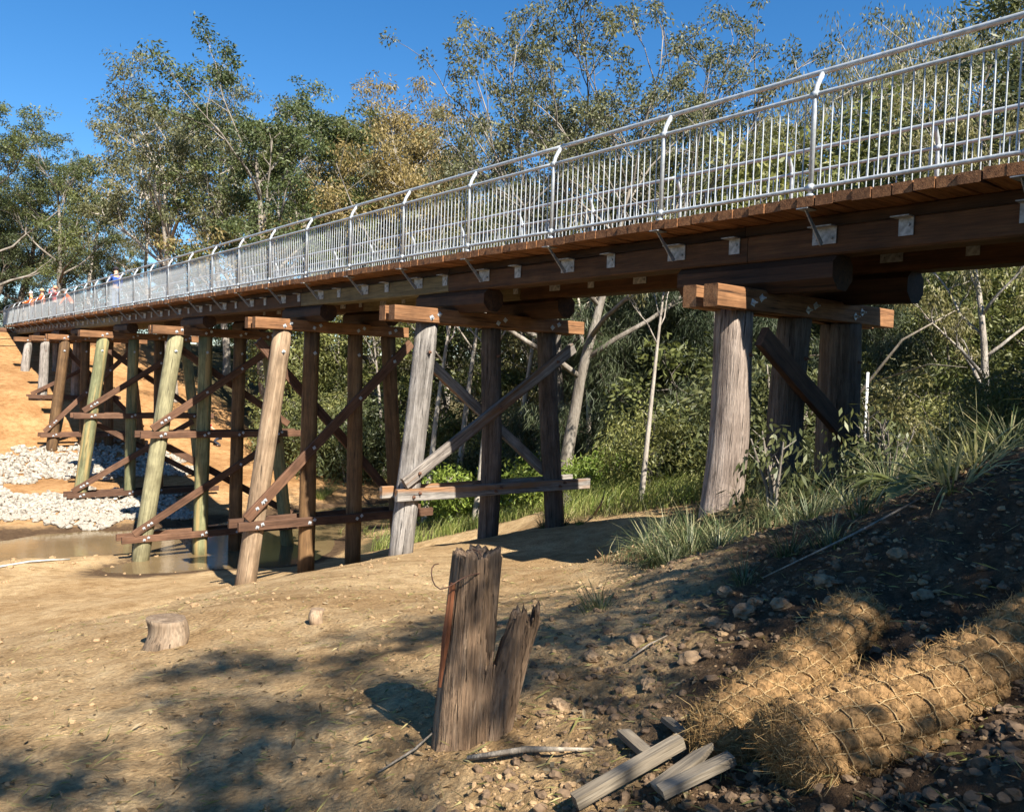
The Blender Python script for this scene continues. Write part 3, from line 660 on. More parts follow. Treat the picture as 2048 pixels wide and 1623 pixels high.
TREES = dict(
 euc_a=tree_proto(1, 18, .36, .27, 11, .06, .28, .85, 6, 3, .5, 80, .17, .055, .45, 'leaf_euc', 'bark_pale'),
 euc_b=tree_proto(2, 18, .32, .26, 11, .08, .26, .9, 6, 3, .46, 84, .15, .065, .3, 'leaf_green', 'bark_grey'),
 gold=tree_proto(3, 17, .33, .28, 12, .05, .24, .85, 6, 3, .55, 95, .16, .05, .5, 'leaf_gold', 'bark_pale'),
 olive=tree_proto(4, 16, .3, .25, 10, .12, .19, .9, 6, 4, .5, 34, .19, .05, .55, 'leaf_olive', 'bark_pale'),
 dark=tree_proto(5, 15, .14, .24, 14, .04, .22, .6, 6, 4, .58, 42, .2, .065, .3, 'leaf_dark', 'bark_dark'),
 slim=tree_proto(6, 18, .5, .15, 8, .09, .14, 1.1, 5, 3, .55, 24, .24, .065, .5, 'leaf_olive', 'bark_pale'),
 open=tree_proto(7, 15, .42, .42, 14, .1, .27, .75, 7, 3, .34, 72, .12, .052, .3, 'leaf_euc', 'bark_grey', rmin=.016, gap=.1),
 weep=tree_proto(8, 15, .3, .36, 11, .1, .22, .75, 7, 4, .5, 46, .17, .032, .8, 'leaf_olive', 'bark_pale'),
 fine=tree_proto(9, 10, .12, .22, 16, .03, .12, .5, 6, 4, .55, 60, .34, .018, .55, 'needle', 'bark_dark'),
 dapple=tree_proto(14, 10, .62, .19, 8, .03, .09, .9, 5, 4, .26, 15, .12, .05, .3, 'leaf_euc', 'bark_grey', top=.85),
 pole=tree_proto(15, 18, .62, .16, 8, .015, .15, 1.0, 5, 3, .5, 30, .2, .05, .5, 'leaf_olive', 'bark_pale', wob=.018),
 sap=tree_proto(10, 8, .25, .2, 9, .1, .06, .9, 4, 3, .45, 26, .17, .05, .4, 'leaf_bush', 'bark_grey'),
 bush_tree=tree_proto(12, 9, .12, .3, 12, .08, .1, .7, 6, 4, .55, 34, .2, .075, .3, 'leaf_bush', 'bark_grey'),
)
SHRUBS = dict(
 dark=shrub_proto(21, 2.6, 1.5, 90, .42, 56, .16, .05, .25, 'leaf_dark'),
 mid=shrub_proto(22, 2.4, 1.5, 90, .4, 56, .14, .04, .35, 'leaf_bush'),
 lime=shrub_proto(23, 1.7, 1.3, 70, .36, 44, .15, .06, .25, 'leaf_lime'),
 olive=shrub_proto(24, 2.8, 1.4, 80, .42, 40, .16, .05, .4, 'leaf_olive'),
)
def angpos(xpx, D):
    """ground spot at bearing of picture column xpx and distance D from the photographer"""
    a = YAW + math.atan((xpx-1024)/FPX); k = D/math.cos(math.atan((xpx-1024)/FPX)); return CAM[0]+k*math.sin(a), CAM[1]+k*math.cos(a)
TREE_SPOTS = [
 ('euc_b', -2.2, 54.7, 14.8, 'gum tree whose branch tips reach in at the left edge of the picture'),
 ('dark', 1.0, 69.9, 12.6, 'dark bushy tree at the far left end of the bridge'),
 ('dark', 3.0, 71.0, 16.5, 'tall dark dense tree rising over the white hard hat'),
 ('euc_b', 3.9, 65.2, 16.2, 'tall dense green tree left of the slim pale trunk'),
 ('slim', 7.9, 69.8, 17.3, 'slim pale trunked gum with sparse top left of the big gums'),
 ('olive', 8.1, 78.4, 15.4, None),
 ('olive', 11.4, 72.0, 16.2, None),
 ('slim', 8.9, 61.3, 17.8, 'thin leaning gum with drooping sparse foliage beside the big left gum'),
 ('euc_a', 8.2, 51.6, 17.6, 'big grey green gum left of the twin bright green crowns'),
 ('olive', 12.0, 56.3, 18.8, 'olive gum with many pale limbs behind the big grey green gum'),
 ('euc_b', 11.3, 44.0, 18.7, 'tallest bright green gum above the middle of the railing'),
 ('euc_b', 14.8, 46.3, 18.3, 'rounded bright green gum just right of the tallest one'),
 ('euc_a', 17.1, 65.0, 18.9, None),
 ('euc_b', 20.1, 62.6, 18.6, None),
 ('euc_a', 19.5, 52.8, 16.0, None),
 ('gold', 18.8, 43.2, 18.1, 'golden brown gum against the open sky'),
 ('gold', 22.9, 45.0, 17.9, 'paler golden gum right of the golden brown one'),
 ('olive', 25.1, 58.7, 19.5, None),
 ('gold', 25.4, 45.5, 15.8, None),
 ('gold', 20.6, 51.9, 17.6, None),
 ('olive', 22.4, 37.5, 13.4, 'thin olive gum at the left foot of the big spreading tree'),
 ('euc_b', 20.6, 31.1, 10.3, None),
 ('open', 8.8, 12.3, 9.8, 'big spreading dark limbed tree with sparse leaves over the railing'),
 ('open', 9.6, 15.6, 10.5, 'open crowned tree left behind the big spreading one'),
 ('open', 15.2, 15.0, 11.3, 'open crowned tree right behind the big spreading one'),
 ('dark', 20.7, 20.8, 10.1, None),
 ('euc_b', 19.4, 24.3, 9.1, None),
 ('olive', 24.6, 20.3, 11.1, None),
 ('bush_tree', 19.6, 16.5, 8.3, None),
 ('olive', 20.2, 26.3, 11.1, None),
 ('olive', 20.5, 14.5, 8.2, 'drooping olive tree behind the railing right of the sky gap'),
 ('bush_tree', 16.3, 10.1, 6.6, None),
 ('bush_tree', 14.4, 10.2, 5.2, None),
 ('dark', 20.1, 10.9, 7.4, None),
 ('weep', 23.7, 10.9, 13.7, 'weeping grey green gum at the upper right with thin pale limbs'),
 ('weep', 25.8, 14.4, 14.5, 'smaller weeping gum left of the upper right one'),
 ('weep', 23.1, 8.8, 13.1, None),
 ('dark', 13.2, 3.7, 8.3, 'dark leafed tree at the right edge behind the railing'),
 ('olive', 16.3, 3.8, 9.7, None),
 ('bush_tree', 18.3, 7.2, 7.3, None),
 ('bush_tree', 17.2, 5.5, 5.9, None),
 ('bush_tree', 16.4, 7.4, 5.5, None),
 ('bush_tree', 15.9, 3.9, 5.0, None),
 ('pole', 6.0, 7.8, 2.2, 'pale straight trunk between the grey pier and the old log pier'),
 ('olive', 6.5, 0.5, 3.5, 'grey trunk at the right edge under the bridge deck'),
 ('pole', 13.4, 33.9, 2.6, 'thin white trunk seen between the brown pier and the grey pier'),
 ('pole', 10.3, 22.4, 4.3, None),
 ('pole', 14.2, 25.8, 6.3, None),
 ('pole', 9.6, 17.8, 4.0, None),
 ('pole', 13.8, 21.0, 5.5, None),
 ('pole', 10.2, 14.8, 3.3, None),
 ('pole', 13.2, 16.2, 4.3, None),
 ('pole', 11.1, 10.2, 3.1, None),
 ('slim', 12.4, 4.1, 3.7, None),
 ('bush_tree', 14.1, 43.7, 3.3, None),
 ('bush_tree', 14.8, 40.5, 3.8, None),
 ('euc_b', 18.9, 45.0, 5.2, None),
 ('euc_b', 17.9, 38.1, 4.5, None),
 ('bush_tree', 18.4, 35.1, 4.9, None),
 ('olive', 18.9, 32.2, 4.7, None),
 ('bush_tree', 19.1, 29.5, 5.3, None),
 ('olive', 15.8, 21.8, 3.8, None),
 ('fine', 12.7, 16.6, 2.9, 'feathery dark needle tree left of the pale straight trunk'),
 ('fine', 10.6, 13.1, 1.6, 'feathery dark needle tree behind the pale straight trunk'),
 ('fine', 12.3, 11.8, 2.5, 'feathery dark needle tree just left of the old log pier'),
 ('fine', 16.8, 13.3, 2.3, None),
 ('fine', 10.7, 7.8, 0.9, 'feathery dark needle tree seen between the old log posts'),
 ('bush_tree', 13.7, 8.1, 1.5, None),
 ('fine', 8.3, 3.3, 0.5, 'feathery needle tree right of the old log pier'),
 ('bush_tree', 11.0, 3.8, 1.4, None),
 ('sap', 8.4, 1.9, 0.6, None),
 ('bush_tree', 13.2, 3.3, 1.1, None),
 ('bush_tree', 10.8, 1.4, 1.1, None),
 ('euc_b', 26.8, 37.5, 5.5, None),
 ('dark', 29.1, 35.8, 8.6, None),
 ('dark', 28.3, 30.0, 7.8, None),
 ('dark', 30.0, 26.0, 7.5, None),
 ('dark', 31.5, 22.3, 6.7, None),
 ('dark', 33.1, 18.5, 7.0, None),
 ('dark', 32.1, 14.1, 6.3, None),
 ('dark', 32.8, 11.0, 6.7, None),
 ('bush_tree', 15.8, 52.6, 4.1, None),
 ('dark', 17.9, 66.4, 6.9, None),
 ('euc_b', 16.5, 72.7, 8.2, None),
 ('dark', 14.5, 76.8, 8.8, None),
 ('euc_b', 12.5, 81.1, 9.5, None),
 ('dark', 9.4, 81.0, 9.5, None),
 ('euc_a', 7.2, 85.4, 11.6, None),
 ('dark', 3.9, 80.2, 10.1, None),
 ('euc_a', 3.0, 88.7, 10.5, None),
 ('dark', -0.9, 74.0, 14.2, None),
 ('euc_a', 36.2, 69.0, 18.9, None),
 ('euc_b', 37.8, 61.1, 15.0, None),
 ('euc_a', 29.8, 73.8, 14.0, None),
 ('olive', 15.9, 97.8, 14.5, None),
 ('olive', 27.8, 81.9, 15.9, None),
 ('euc_a', 34.7, 50.7, 11.7, None),
]
SHRUB_SPOTS = [
 ('dark', 18.1, 24.4, 1.13, None),
 ('dark', 20.7, 14.2, 0.98, None),
 ('dark', 18.2, 24.6, 1.18, None),
 ('mid', 17.0, 12.6, 0.96, None),
 ('dark', 15.5, 25.3, 1.32, None),
 ('dark', 13.9, 7.8, 0.83, None),
 ('olive', 28.3, 12.9, 1.13, None),
 ('dark', 27.9, 14.5, 1.08, None),
 ('mid', 22.3, 9.4, 1.42, None),
 ('dark', 13.9, 25.8, 1.35, None),
 ('dark', 22.9, 8.5, 1.20, None),
 ('mid', 16.9, 12.9, 1.43, None),
 ('olive', 27.8, 15.6, 1.49, None),
 ('olive', 15.5, 8.7, 1.48, None),
 ('mid', 26.4, 8.8, 1.24, None),
 ('dark', 22.3, 5.5, 0.84, None),
 ('dark', 32.9, 12.9, 1.04, None),
 ('dark', 13.3, 26.4, 1.01, None),
 ('dark', 28.9, 13.5, 1.22, None),
 ('dark', 20.5, 9.4, 1.03, None),
 ('dark', 33.3, 12.3, 0.97, None),
 ('dark', 11.9, 26.0, 0.82, None),
 ('mid', 18.7, 27.0, 1.28, None),
 ('olive', 23.6, 6.1, 1.47, None),
 ('dark', 22.8, 7.5, 1.41, None),
 ('dark', 20.2, 20.3, 0.87, None),
 ('olive', 32.3, 9.4, 1.10, None),
 ('olive', 17.5, 8.8, 1.11, None),
 ('dark', 18.4, 23.8, 1.49, None),
 ('mid', 21.5, 24.5, 0.84, None),
 ('olive', 19.5, 12.2, 1.23, None),
 ('dark', 20.6, 25.2, 1.47, None),
 ('olive', 20.0, 25.8, 0.92, None),
 ('dark', 14.5, 22.5, 0.98, None),
 ('dark', 16.3, 6.8, 1.48, None),
 ('dark', 15.2, 8.3, 0.96, None),
 ('mid', 18.8, 7.7, 1.27, None),
 ('dark', 14.2, 8.3, 1.03, None),
 ('dark', 18.6, 20.8, 1.37, None),
 ('mid', 18.4, 4.6, 1.42, None),
 ('dark', 13.0, 12.1, 0.82, None),
 ('dark', 22.7, 6.3, 0.93, None),
 ('dark', 17.1, 21.5, 1.36, None),
 ('olive', 20.1, 21.9, 1.13, None),
 ('dark', 16.9, 10.4, 1.09, None),
 ('dark', 19.2, 5.6, 1.13, None),
 ('mid', 7.4, 8.8, 0.95, None),
 ('dark', 8.8, 8.7, 1.04, None),
 ('dark', 9.0, 7.9, 0.94, None),
 ('dark', 11.2, 8.4, 0.75, None),
 ('dark', 5.5, 3.9, 1.10, None),
 ('dark', 10.5, 5.8, 0.92, None),
 ('dark', 10.2, 5.3, 1.00, None),
 ('dark', 10.3, 4.2, 0.85, None),
 ('mid', 14.6, 5.6, 1.07, None),
 ('dark', 9.6, 2.6, 0.94, None),
 ('dark', 10.1, 1.8, 1.11, None),
 ('dark', 16.8, 3.5, 0.92, None),
 ('mid', 10.7, 39.9, 1.20, None),
 ('dark', 11.8, 40.3, 1.38, None),
 ('dark', 10.7, 35.9, 1.62, None),
 ('mid', 11.1, 36.0, 1.78, None),
 ('olive', 12.2, 35.5, 1.39, None),
 ('mid', 12.4, 35.2, 1.52, None),
 ('dark', 14.3, 36.6, 1.79, None),
 ('dark', 13.9, 34.6, 1.57, None),
 ('dark', 14.3, 33.8, 1.03, None),
 ('olive', 17.3, 37.2, 1.30, None),
 ('mid', 18.0, 36.4, 1.04, None),
 ('mid', 1.6, 90.5, 1.62, None),
 ('dark', 3.4, 84.5, 1.42, None),
 ('mid', 5.1, 85.1, 1.42, None),
 ('mid', 5.8, 76.0, 1.57, None),
 ('mid', 11.4, 83.2, 1.32, None),
 ('olive', 13.8, 83.6, 1.86, None),
 ('olive', 16.0, 79.6, 1.31, None),
 ('olive', 16.2, 75.4, 1.92, None),
 ('mid', 17.5, 69.8, 1.24, None),
 ('mid', 18.4, 67.1, 1.38, None),
 ('dark', 23.8, 74.1, 1.23, None),
 ('lime', 10.2, 22.1, 1.10, 'bright lime green shrub beyond the pool, behind the grey pier'),
 ('lime', 10.3, 23.3, 0.90, None),
 ('lime', 12.0, 16.9, 1.30, 'bright lime green shrub right of the grey pier'),
 ('lime', 14.5, 18.8, 1.20, None),
 ('lime', 14.9, 24.9, 1.00, None),
 ('lime', 9.0, 19.3, 1.20, None),
 ('lime', 10.8, 17.8, 1.30, None),
 ('lime', 8.2, 13.5, 0.90, None),
 ('lime', 8.8, 11.8, 0.80, None),
 ('mid', 12.1, 14.3, 1.00, None),
 ('mid', 17.7, 30.3, 1.60, None),
 ('mid', 20.6, 27.9, 1.70, None),
 ('mid', 17.1, 33.3, 1.70, None),
 ('olive', 17.7, 22.6, 1.30, None),
 ('olive', 20.2, 30.9, 1.60, None),
 ('mid', 14.3, 22.7, 1.10, None),
 ('dark', 11.8, 33.7, 1.50, 'dark shrub on the far bank seen through the brown pier'),
 ('dark', 12.2, 37.2, 1.30, None),
]
LAB = dict(euc_a='grey green gum among the trees behind the bridge', euc_b='leafy green gum among the trees behind the bridge', gold='golden gum among the trees behind the bridge',
 olive='thin olive green gum among the trees behind the bridge', dark='dark dense tree in the woodland behind the bridge', slim='slim pale gum in the woodland behind the bridge', pole='straight slim gum in the woodland behind the bridge',
 open='open crowned tree in the woodland behind the bridge', weep='weeping gum in the woodland behind the bridge', fine='feathery needle tree in the woodland under the deck',
 sap='young sapling in the undergrowth behind the old log pier', bush_tree='low bushy tree filling the woodland behind the bridge')
NAME = dict(fine='she_oak', sap='sapling', bush_tree='bushy_tree', dark='bushy_tree')
def bearing(x, y): return math.atan2(x-CAM[0], y-CAM[1])
ORD = 'first second third fourth fifth sixth seventh eighth ninth tenth eleventh twelfth thirteenth fourteenth fifteenth sixteenth seventeenth eighteenth'.split()
kind_sorted = {}
for q in sorted([t for t in TREE_SPOTS if not t[4]], key=lambda t: math.atan2(t[1]-CAM[0], t[2]-CAM[1])): kind_sorted.setdefault(q[0], []).append(q[:4])
for (k, x, y, zt, lab) in TREE_SPOTS:
    if not lab: one = LAB[k].split(' among')[0].split(' in the')[0].split(' filling')[0]+' behind the bridge, '+ORD[kind_sorted[k].index((k, x, y, zt))]+' from the left of its kind'
    tk, cr, (zm, cc) = TREES[k]; s = max(.25, (zt-gz(x, y))/zm); rz = R.uniform(0, 6.28); wx = .92 if k == 'open' else (1.18 if s > .5 else 1.0)
    if s > .5:      # stand the trunk so that the crown, not the foot of a leaning trunk, is over the spot
        x -= (cc[0]*math.cos(rz)-cc[1]*math.sin(rz))*s*wx; y -= (cc[0]*math.sin(rz)+cc[1]*math.cos(rz))*s*wx
    z0 = gz(x, y)
    place(NAME.get(k, 'gum_tree'), (tk, cr), x, y, lab or one, 'tree', None if lab else LAB[k].split(' among')[0].split(' in the')[0]+'s of the woodland', s, rz, z=z0, wx=wx)
SLAB = dict(dark='dark green shrub in the undergrowth beyond the bridge', mid='mid green shrub in the undergrowth beyond the bridge', lime='bright lime green shrub on the sunny bank beyond the pool', olive='olive green shrub in the undergrowth beyond the bridge')
limes = sorted([(q[1], q[2]) for q in SHRUB_SPOTS if q[0] == 'lime'], key=lambda q: bearing(*q))
for (k, x, y, s, lab) in SHRUB_SPOTS:
    place('shrub', SHRUBS[k], x, y, lab or (SLAB[k] if k != 'lime' else SLAB[k]+', '+ORD[limes.index((x, y))]+' from the left'), 'shrub', None if lab else k+' shrubs of the undergrowth', s, R.uniform(0, 6.28), ('stem', 'foliage'))
# trees outside the picture, up the bank behind the viewer, whose crowns dapple the foreground
for (k, x, y, zt, rz, lb) in [('dapple', -7.0, -10.4, 7.2, 1.0, 'slender small crowned tree up the bank behind the viewer'), ('dapple', -8.5, -10.1, 4.9, 2.2, 'shorter slender tree behind the viewer'),
      ('dapple', -9.0, -8.3, 4.6, .4, 'slender tree close behind the viewer'), ('dapple', -5.9, -9.8, 4.3, 4.0, 'slender tree on the bank behind the coir rolls'), ('dark', 5.6, -11.5, 10.5, 0, 'dark dense tree behind the bridge approach'), ('dark', 9.5, -9.0, 11, 2, 'second dark dense tree behind the bridge approach'), ('dark', 10.5, -14, 13, 4, 'taller dark tree further behind the bridge approach')]:
    tk, cr, (zm, cc) = TREES[k]; z0 = gz(x, y); place('gum_tree', (tk, cr), x, y, lb, 'tree', None, (zt-z0)/zm, rz, z=z0)
tk, cr, (zm, cc) = TREES['bush_tree']; place('bushy_tree', (tk, cr), -4.3, -10.5, 'unseen bushy tree on the bank well behind the coir rolls', 'tree', None, .88, 1.0)  # added out of view to deepen the shade on the right slope
for (x, y, s, lb) in [(-4.1, -7.3, .75, 'unseen leafy bush on the bank just behind the coir rolls'), (-3.3, -8.6, 1.35, 'big unseen leafy bush beside the near bridge approach'), (-2.6, -7.0, .9, 'low unseen leafy bush by the near end of the bridge')]:  # bushes added out of view to shade the bank around the coir rolls
    place('shrub', SHRUBS['dark'], x, y, lb, 'shrub', None, s, x, ('stem', 'foliage'))

# ------------------------------------------------------------------ old stump in the foreground
RV = Vector((math.cos(YAW), -math.sin(YAW), 0)); FV = Vector((math.sin(YAW), math.cos(YAW), 0))
def splintered(name, parent, h, r0, r1, lean, hollow=None, seed=0, mat=None, na=84, nh=46, top=.03):
    rs = np.random.RandomState(seed); A = np.linspace(0, 2*np.pi, na, endpoint=False); T = np.linspace(0, 1, nh)
    gro = np.zeros(na)
    for f, a in ((9, .012), (17, .012), (31, .018), (43, .016)): gro += a*np.sin(A*f+rs.rand()*6.28)
    V = []
    jag = rs.normal(size=na)*top*.5 + top*np.sin(A*5+rs.rand()*6)*.6
    for i, t in enumerate(T):
        z = t*h; r = r0+(r1-r0)*t + r0*.35*max(0, .12-t)
        n1 = vnoise(A*2.0, np.full(na, t*2.2)+seed, seed)-.5
        n2 = vnoise(A*14.0, np.full(na, t*3.0)+seed*3, seed+5)-.5
        rr = r*(1+gro*1.3*(.5+t)+.09*n1+.05*n2)
        if hollow:
            ac, aw, z0 = hollow
            d = np.abs((A-ac+np.pi) % (2*np.pi)-np.pi)
            k = np.clip(1-d/(aw*(.45+.75*t)), 0, 1)**.5*np.clip((t-z0)/.12, 0, 1)
            rr = rr*(1-.78*k)
        zz = np.full(na, z-.12*(1-t)**6) + (jag*t**8)
        x = rr*np.cos(A)+lean[0]*t; y = rr*np.sin(A)+lean[1]*t
        V.append(np.stack([x, y, zz], 1))
    inner = V[-1].copy(); c = inner.mean(0); V.append(c+(inner-c)*.72-np.array([0, 0, .012])); V.append(c+(inner-c)*.3-np.array([0, 0, .05]))
    V = np.concatenate(V); F = []
    for i in range(len(V)//na-1):
        for k in range(na):
            a = i*na+k; b = i*na+(k+1) % na; F.append((a, b, b+na, a+na))
    F.append(tuple((len(V)//na-1)*na+k for k in range(na)))
    W = [Vector((0, 0, v[2]))+RV*v[0]+FV*v[1] for v in V]
    return link(name, mesh_py(name, W, F, [mat], True), parent)
def stump():
    x, y = -6.24, -2.33; e = empty('tree_stump', (x, y, gz(x, y)-.03)); tag(e, 'weathered split stump with red heartwood and a wire loop, standing in the earth', 'stump')
    a = splintered('trunk', e, .86, .122, .108, (.062, .02), (-.35, .62, .34), 3, M['stump'], top=.014)
    b = splintered('split_piece', e, .60, .085, .066, (.15, 0), (2.3, .8, .25), 8, M['stump'], 60, 36, .03)
    b.location = RV*.125+FV*.0+Vector((0, 0, .0))
    g = G()
    P = [RV*(-.088)-FV*.072+Vector((0, 0, .28)), RV*(-.068)-FV*.078+Vector((0, 0, .5)), RV*(-.045)-FV*.082+Vector((0, 0, .74))]
    g.tube(P, [.006, .019, .012], 5); P = [RV*(.088)-FV*.075+Vector((0, 0, .5)), RV*(.085)-FV*.06+Vector((0, 0, .66)), RV*.1-FV*.05+Vector((0, 0, .82))]
    g.tube(P, [.004, .014, .007], 5); link('heartwood', g.mesh('heartwood', M['stump_red']), e)
    g = G()
    for k in range(7):
        o = RV*(.05+.012*k)-FV*(.1-.006*k)
        g.tube([o*1.05+Vector((0, 0, -.06)), o*.98+RV*.012+Vector((0, 0, .15)), o*.8+RV*.05+Vector((0, 0, .38+.03*(k % 3)))], [.013, .011, .004], 5)
    link('splinter', g.mesh('splinter', M['stump'], True), e)
    g = G(); pts = []
    for k in range(22):
        t = k/21*5.6; pts.append(RV*(-.03+.115*math.cos(t+2.5))+FV*(-.02+.13*math.sin(t+2.5))+Vector((0, 0, .79+.02*math.sin(3*t)-.045*math.sin(t))))
    g.tube(pts, .0028, 5); link('wire', g.mesh('wire', M['rust']), e)
stump()
# ------------------------------------------------------------------ coir rolls
def coir(P0, P1, r, seed, label, nfib, sag=.02, nring=11):
    P0, P1 = Vector(P0), Vector(P1); L = (P1-P0).length; ax = (P1-P0).normalized(); sd = ax.cross(Vector((0, 0, 1))).normalized(); up = sd.cross(ax)
    rs = np.random.RandomState(seed); e = empty('coir_roll', P0); tag(e, label, 'coir roll', 'coir erosion rolls')
    cell = .072; nl = int(L/.011); na = 110; nc = 13
    w1, w2 = rs.rand()*6, rs.rand()*6
    axn = np.array(ax); sn = np.array(sd); un = np.array(up)
    def surf(t, a, extra=0.0):
        """t along in metres, a angle -> local point"""
        t = np.asarray(t, float); a = np.asarray(a, float)
        s = t/L; endf = np.sqrt(np.clip(1-np.clip((.09-t)/.09, 0, 1)**2, .02, 1))*np.sqrt(np.clip(1-np.clip((t-L+.09)/.09, 0, 1)**2, .02, 1))
        tw = a+t*.9
        pil = (np.abs(np.sin(np.pi*t/cell))*np.abs(np.sin(tw*nc/2)))**.6
        rr = r*(.84+.22*pil+.07*np.sin(t*5+w1)+.05*np.sin(2*a+t*3+w2)+.05*(vnoise(a*4+9, t*30, seed)-.5))*endf + extra
        ca, sa = np.cos(a), np.sin(a); sq = np.where(sa < 0, .8, .86)
        off = np.stack([ca*rr*1.08, sa*rr*sq], -1)
        lat = .03*np.sin(t*2.4+w1); ver = -sag*np.sin(np.pi*s)+.012*np.sin(t*4+w2)
        return t[..., None]*axn + (off[..., 0]+lat)[..., None]*sn + (off[..., 1]+ver)[..., None]*un
    T, A = np.meshgrid(np.linspace(0, L, nl), np.linspace(0, 2*np.pi, na, endpoint=False), indexing='ij')
    V = surf(T, A).reshape(-1, 3); i = np.arange(nl-1)[:, None]*na; j = np.arange(na)[None]; j2 = (j+1) % na
    F = np.stack([i+j, i+j2, i+na+j2, i+na+j], -1).reshape(-1, 4)
    link('coir_body', mesh_np('coir_body', V, F, [M['coir']], True), e)
    g = G()
    for k in range(nc):
        a0 = (k)*2*np.pi/nc; ts = np.linspace(.02, L-.02, 60); aa = a0-ts*.9
        g.tube((surf(ts, aa, .011)+rs.normal(size=(60, 3))*.003).tolist(), .0026, 5, False)
    for t in np.arange(cell, L, cell):
        aa = np.linspace(0, 2*np.pi, 40); g.tube((surf(t+.008*np.sin(aa*3+t*50), aa, .006)+rs.normal(size=(40, 3))*.003).tolist(), .0025, 5, False)
    o = link('netting', g.mesh('netting', M['coir_rope'], True), e)
    t = rs.rand(nfib)*L; k0 = rs.rand(nfib) < .18; t = np.where(k0, rs.rand(nfib)*.1, t); a = rs.rand(nfib)*2*np.pi
    p = surf(t, a, -.006); q = surf(t, a, .03)-p; q /= np.linalg.norm(q, axis=1)[:, None]+1e-9
    d = q*(.15+.5*rs.rand(nfib, 1))+rs.normal(size=(nfib, 3))*.75; d /= np.linalg.norm(d, axis=1)[:, None]
    l = .012+.034*rs.rand(nfib, 1)**2.2; l = np.where(k0[:, None], l*1.2, l)
    bend = rs.normal(size=(nfib, 3))*.95; w = np.cross(d, rs.normal(size=(nfib, 3))); w /= np.linalg.norm(w, axis=1)[:, None]; w *= .0011
    p1 = p+d*l*.5; p2 = p1+(d+bend)*l*.5; 
    V = np.stack([p-w, p+w, p1-w, p1+w, p2-w*.4, p2+w*.4], 1).reshape(-1, 3); b = np.arange(nfib)[:, None]*6
    F = np.concatenate([b+np.array([[0, 1, 3, 2]]), b+np.array([[2, 3, 5, 4]])], 0)
    rn = rs.rand(nfib)
    o = link('fibres', mesh_np('fibres', V, F, [M['coir_fibre']], False, {'rnd': ('FACE', np.concatenate([rn, rn]))}), e); o['kind'] = 'stuff'
M['coir'] = plain('coir_mat', (.21, .125, .056), .95, .45, 60, .05, 1.0); M['coir_rope'] = plain('coir_rope', (.32, .225, .115), .95, .35, 50, .05, .6)
coir((-5.97, -3.49, -3.40), (-4.74, -3.36, -3.11), .13, 4, 'shorter coir fibre roll nearest the stump, laid on the bank', 15000, -.01)
coir((-6.06, -3.80, -3.28), (-4.60, -4.22, -2.92), .16, 9, 'longer coir fibre roll lying against the shorter one', 18000)
# timber stakes
def stake(A, B, w, d, label, point=False):
    A, B = Vector(A), Vector(B); m, L = frame(A, B, (0, 0, 1))
    prof = [(-w/2, -d/2), (w/2, -d/2), (w/2, d/2), (-w/2, d/2)]; V = [(x, y, 0) for x, y in prof]+[(x, y, L-(.07 if point else 0)) for x, y in prof]
    if point: V += [(-w*.08, -d/2, L), (w*.08, -d/2, L), (w*.08, d/2, L), (-w*.08, d/2, L)]
    F = [(3, 2, 1, 0)]
    for i in range(len(V)//4-1):
        for k in range(4): F.append((i*4+k, i*4+(k+1) % 4, i*4+4+(k+1) % 4, i*4+4+k))
    n = len(V)-4; F.append((n, n+1, n+2, n+3))
    o = link('timber_stake', mesh_py('timber_stake', V, F, [M['stake']])); o.matrix_local = m; tag(o, label, 'stake', 'loose timber stakes by the coir rolls')
def on(x, y, dz): return (x, y, gz(x, y)+dz)
stake(on(-5.90, -3.0, .035), on(-6.02, -3.27, .03), .055, .025, 'short pointed timber stake lying alone on the dark earth', True)
stake(on(-6.40, -3.25, .06), on(-5.99, -3.37, .10), .045, .045, 'long square timber stake running out of the bottom edge', False)
stake(on(-6.22, -3.45, .05), on(-6.0, -3.52, .10), .05, .022, 'flat timber stake between the long stake and the coir roll end', True)
stake(on(-6.27, -3.52, .06), on(-6.03, -3.62, .08), .05, .03, 'timber stake with a sawn end right beside the coir roll end', False)
stake(on(-5.76, -3.1, .03), on(-5.88, -3.3, .05), .04, .02, 'stub of a timber stake poking out behind the coir roll front', False)
# ------------------------------------------------------------------ loose soil, stones, litter
def ico(sub):
    t = (1+5**.5)/2; V = [(-1, t, 0), (1, t, 0), (-1, -t, 0), (1, -t, 0), (0, -1, t), (0, 1, t), (0, -1, -t), (0, 1, -t), (t, 0, -1), (t, 0, 1), (-t, 0, -1), (-t, 0, 1)]
    F = [(0, 11, 5), (0, 5, 1), (0, 1, 7), (0, 7, 10), (0, 10, 11), (1, 5, 9), (5, 11, 4), (11, 10, 2), (10, 7, 6), (7, 1, 8), (3, 9, 4), (3, 4, 2), (3, 2, 6), (3, 6, 8), (3, 8, 9), (4, 9, 5), (2, 4, 11), (6, 2, 10), (8, 6, 7), (9, 8, 1)]
    V = [np.array(v)/np.linalg.norm(v) for v in V]
    for _ in range(sub):
        c = {}; nf = []
        def mid(a, b):
            k = (min(a, b), max(a, b))
            if k not in c: m = V[a]+V[b]; V.append(m/np.linalg.norm(m)); c[k] = len(V)-1
            return c[k]
        for a, b, d in F:
            x, y, z = mid(a, b), mid(b, d), mid(d, a); nf += [(a, x, z), (b, y, x), (d, z, y), (x, y, z)]
        F = nf
    return np.array(V), np.array(F)
IV, IF = ico(1); IV0, IF0 = ico(0)
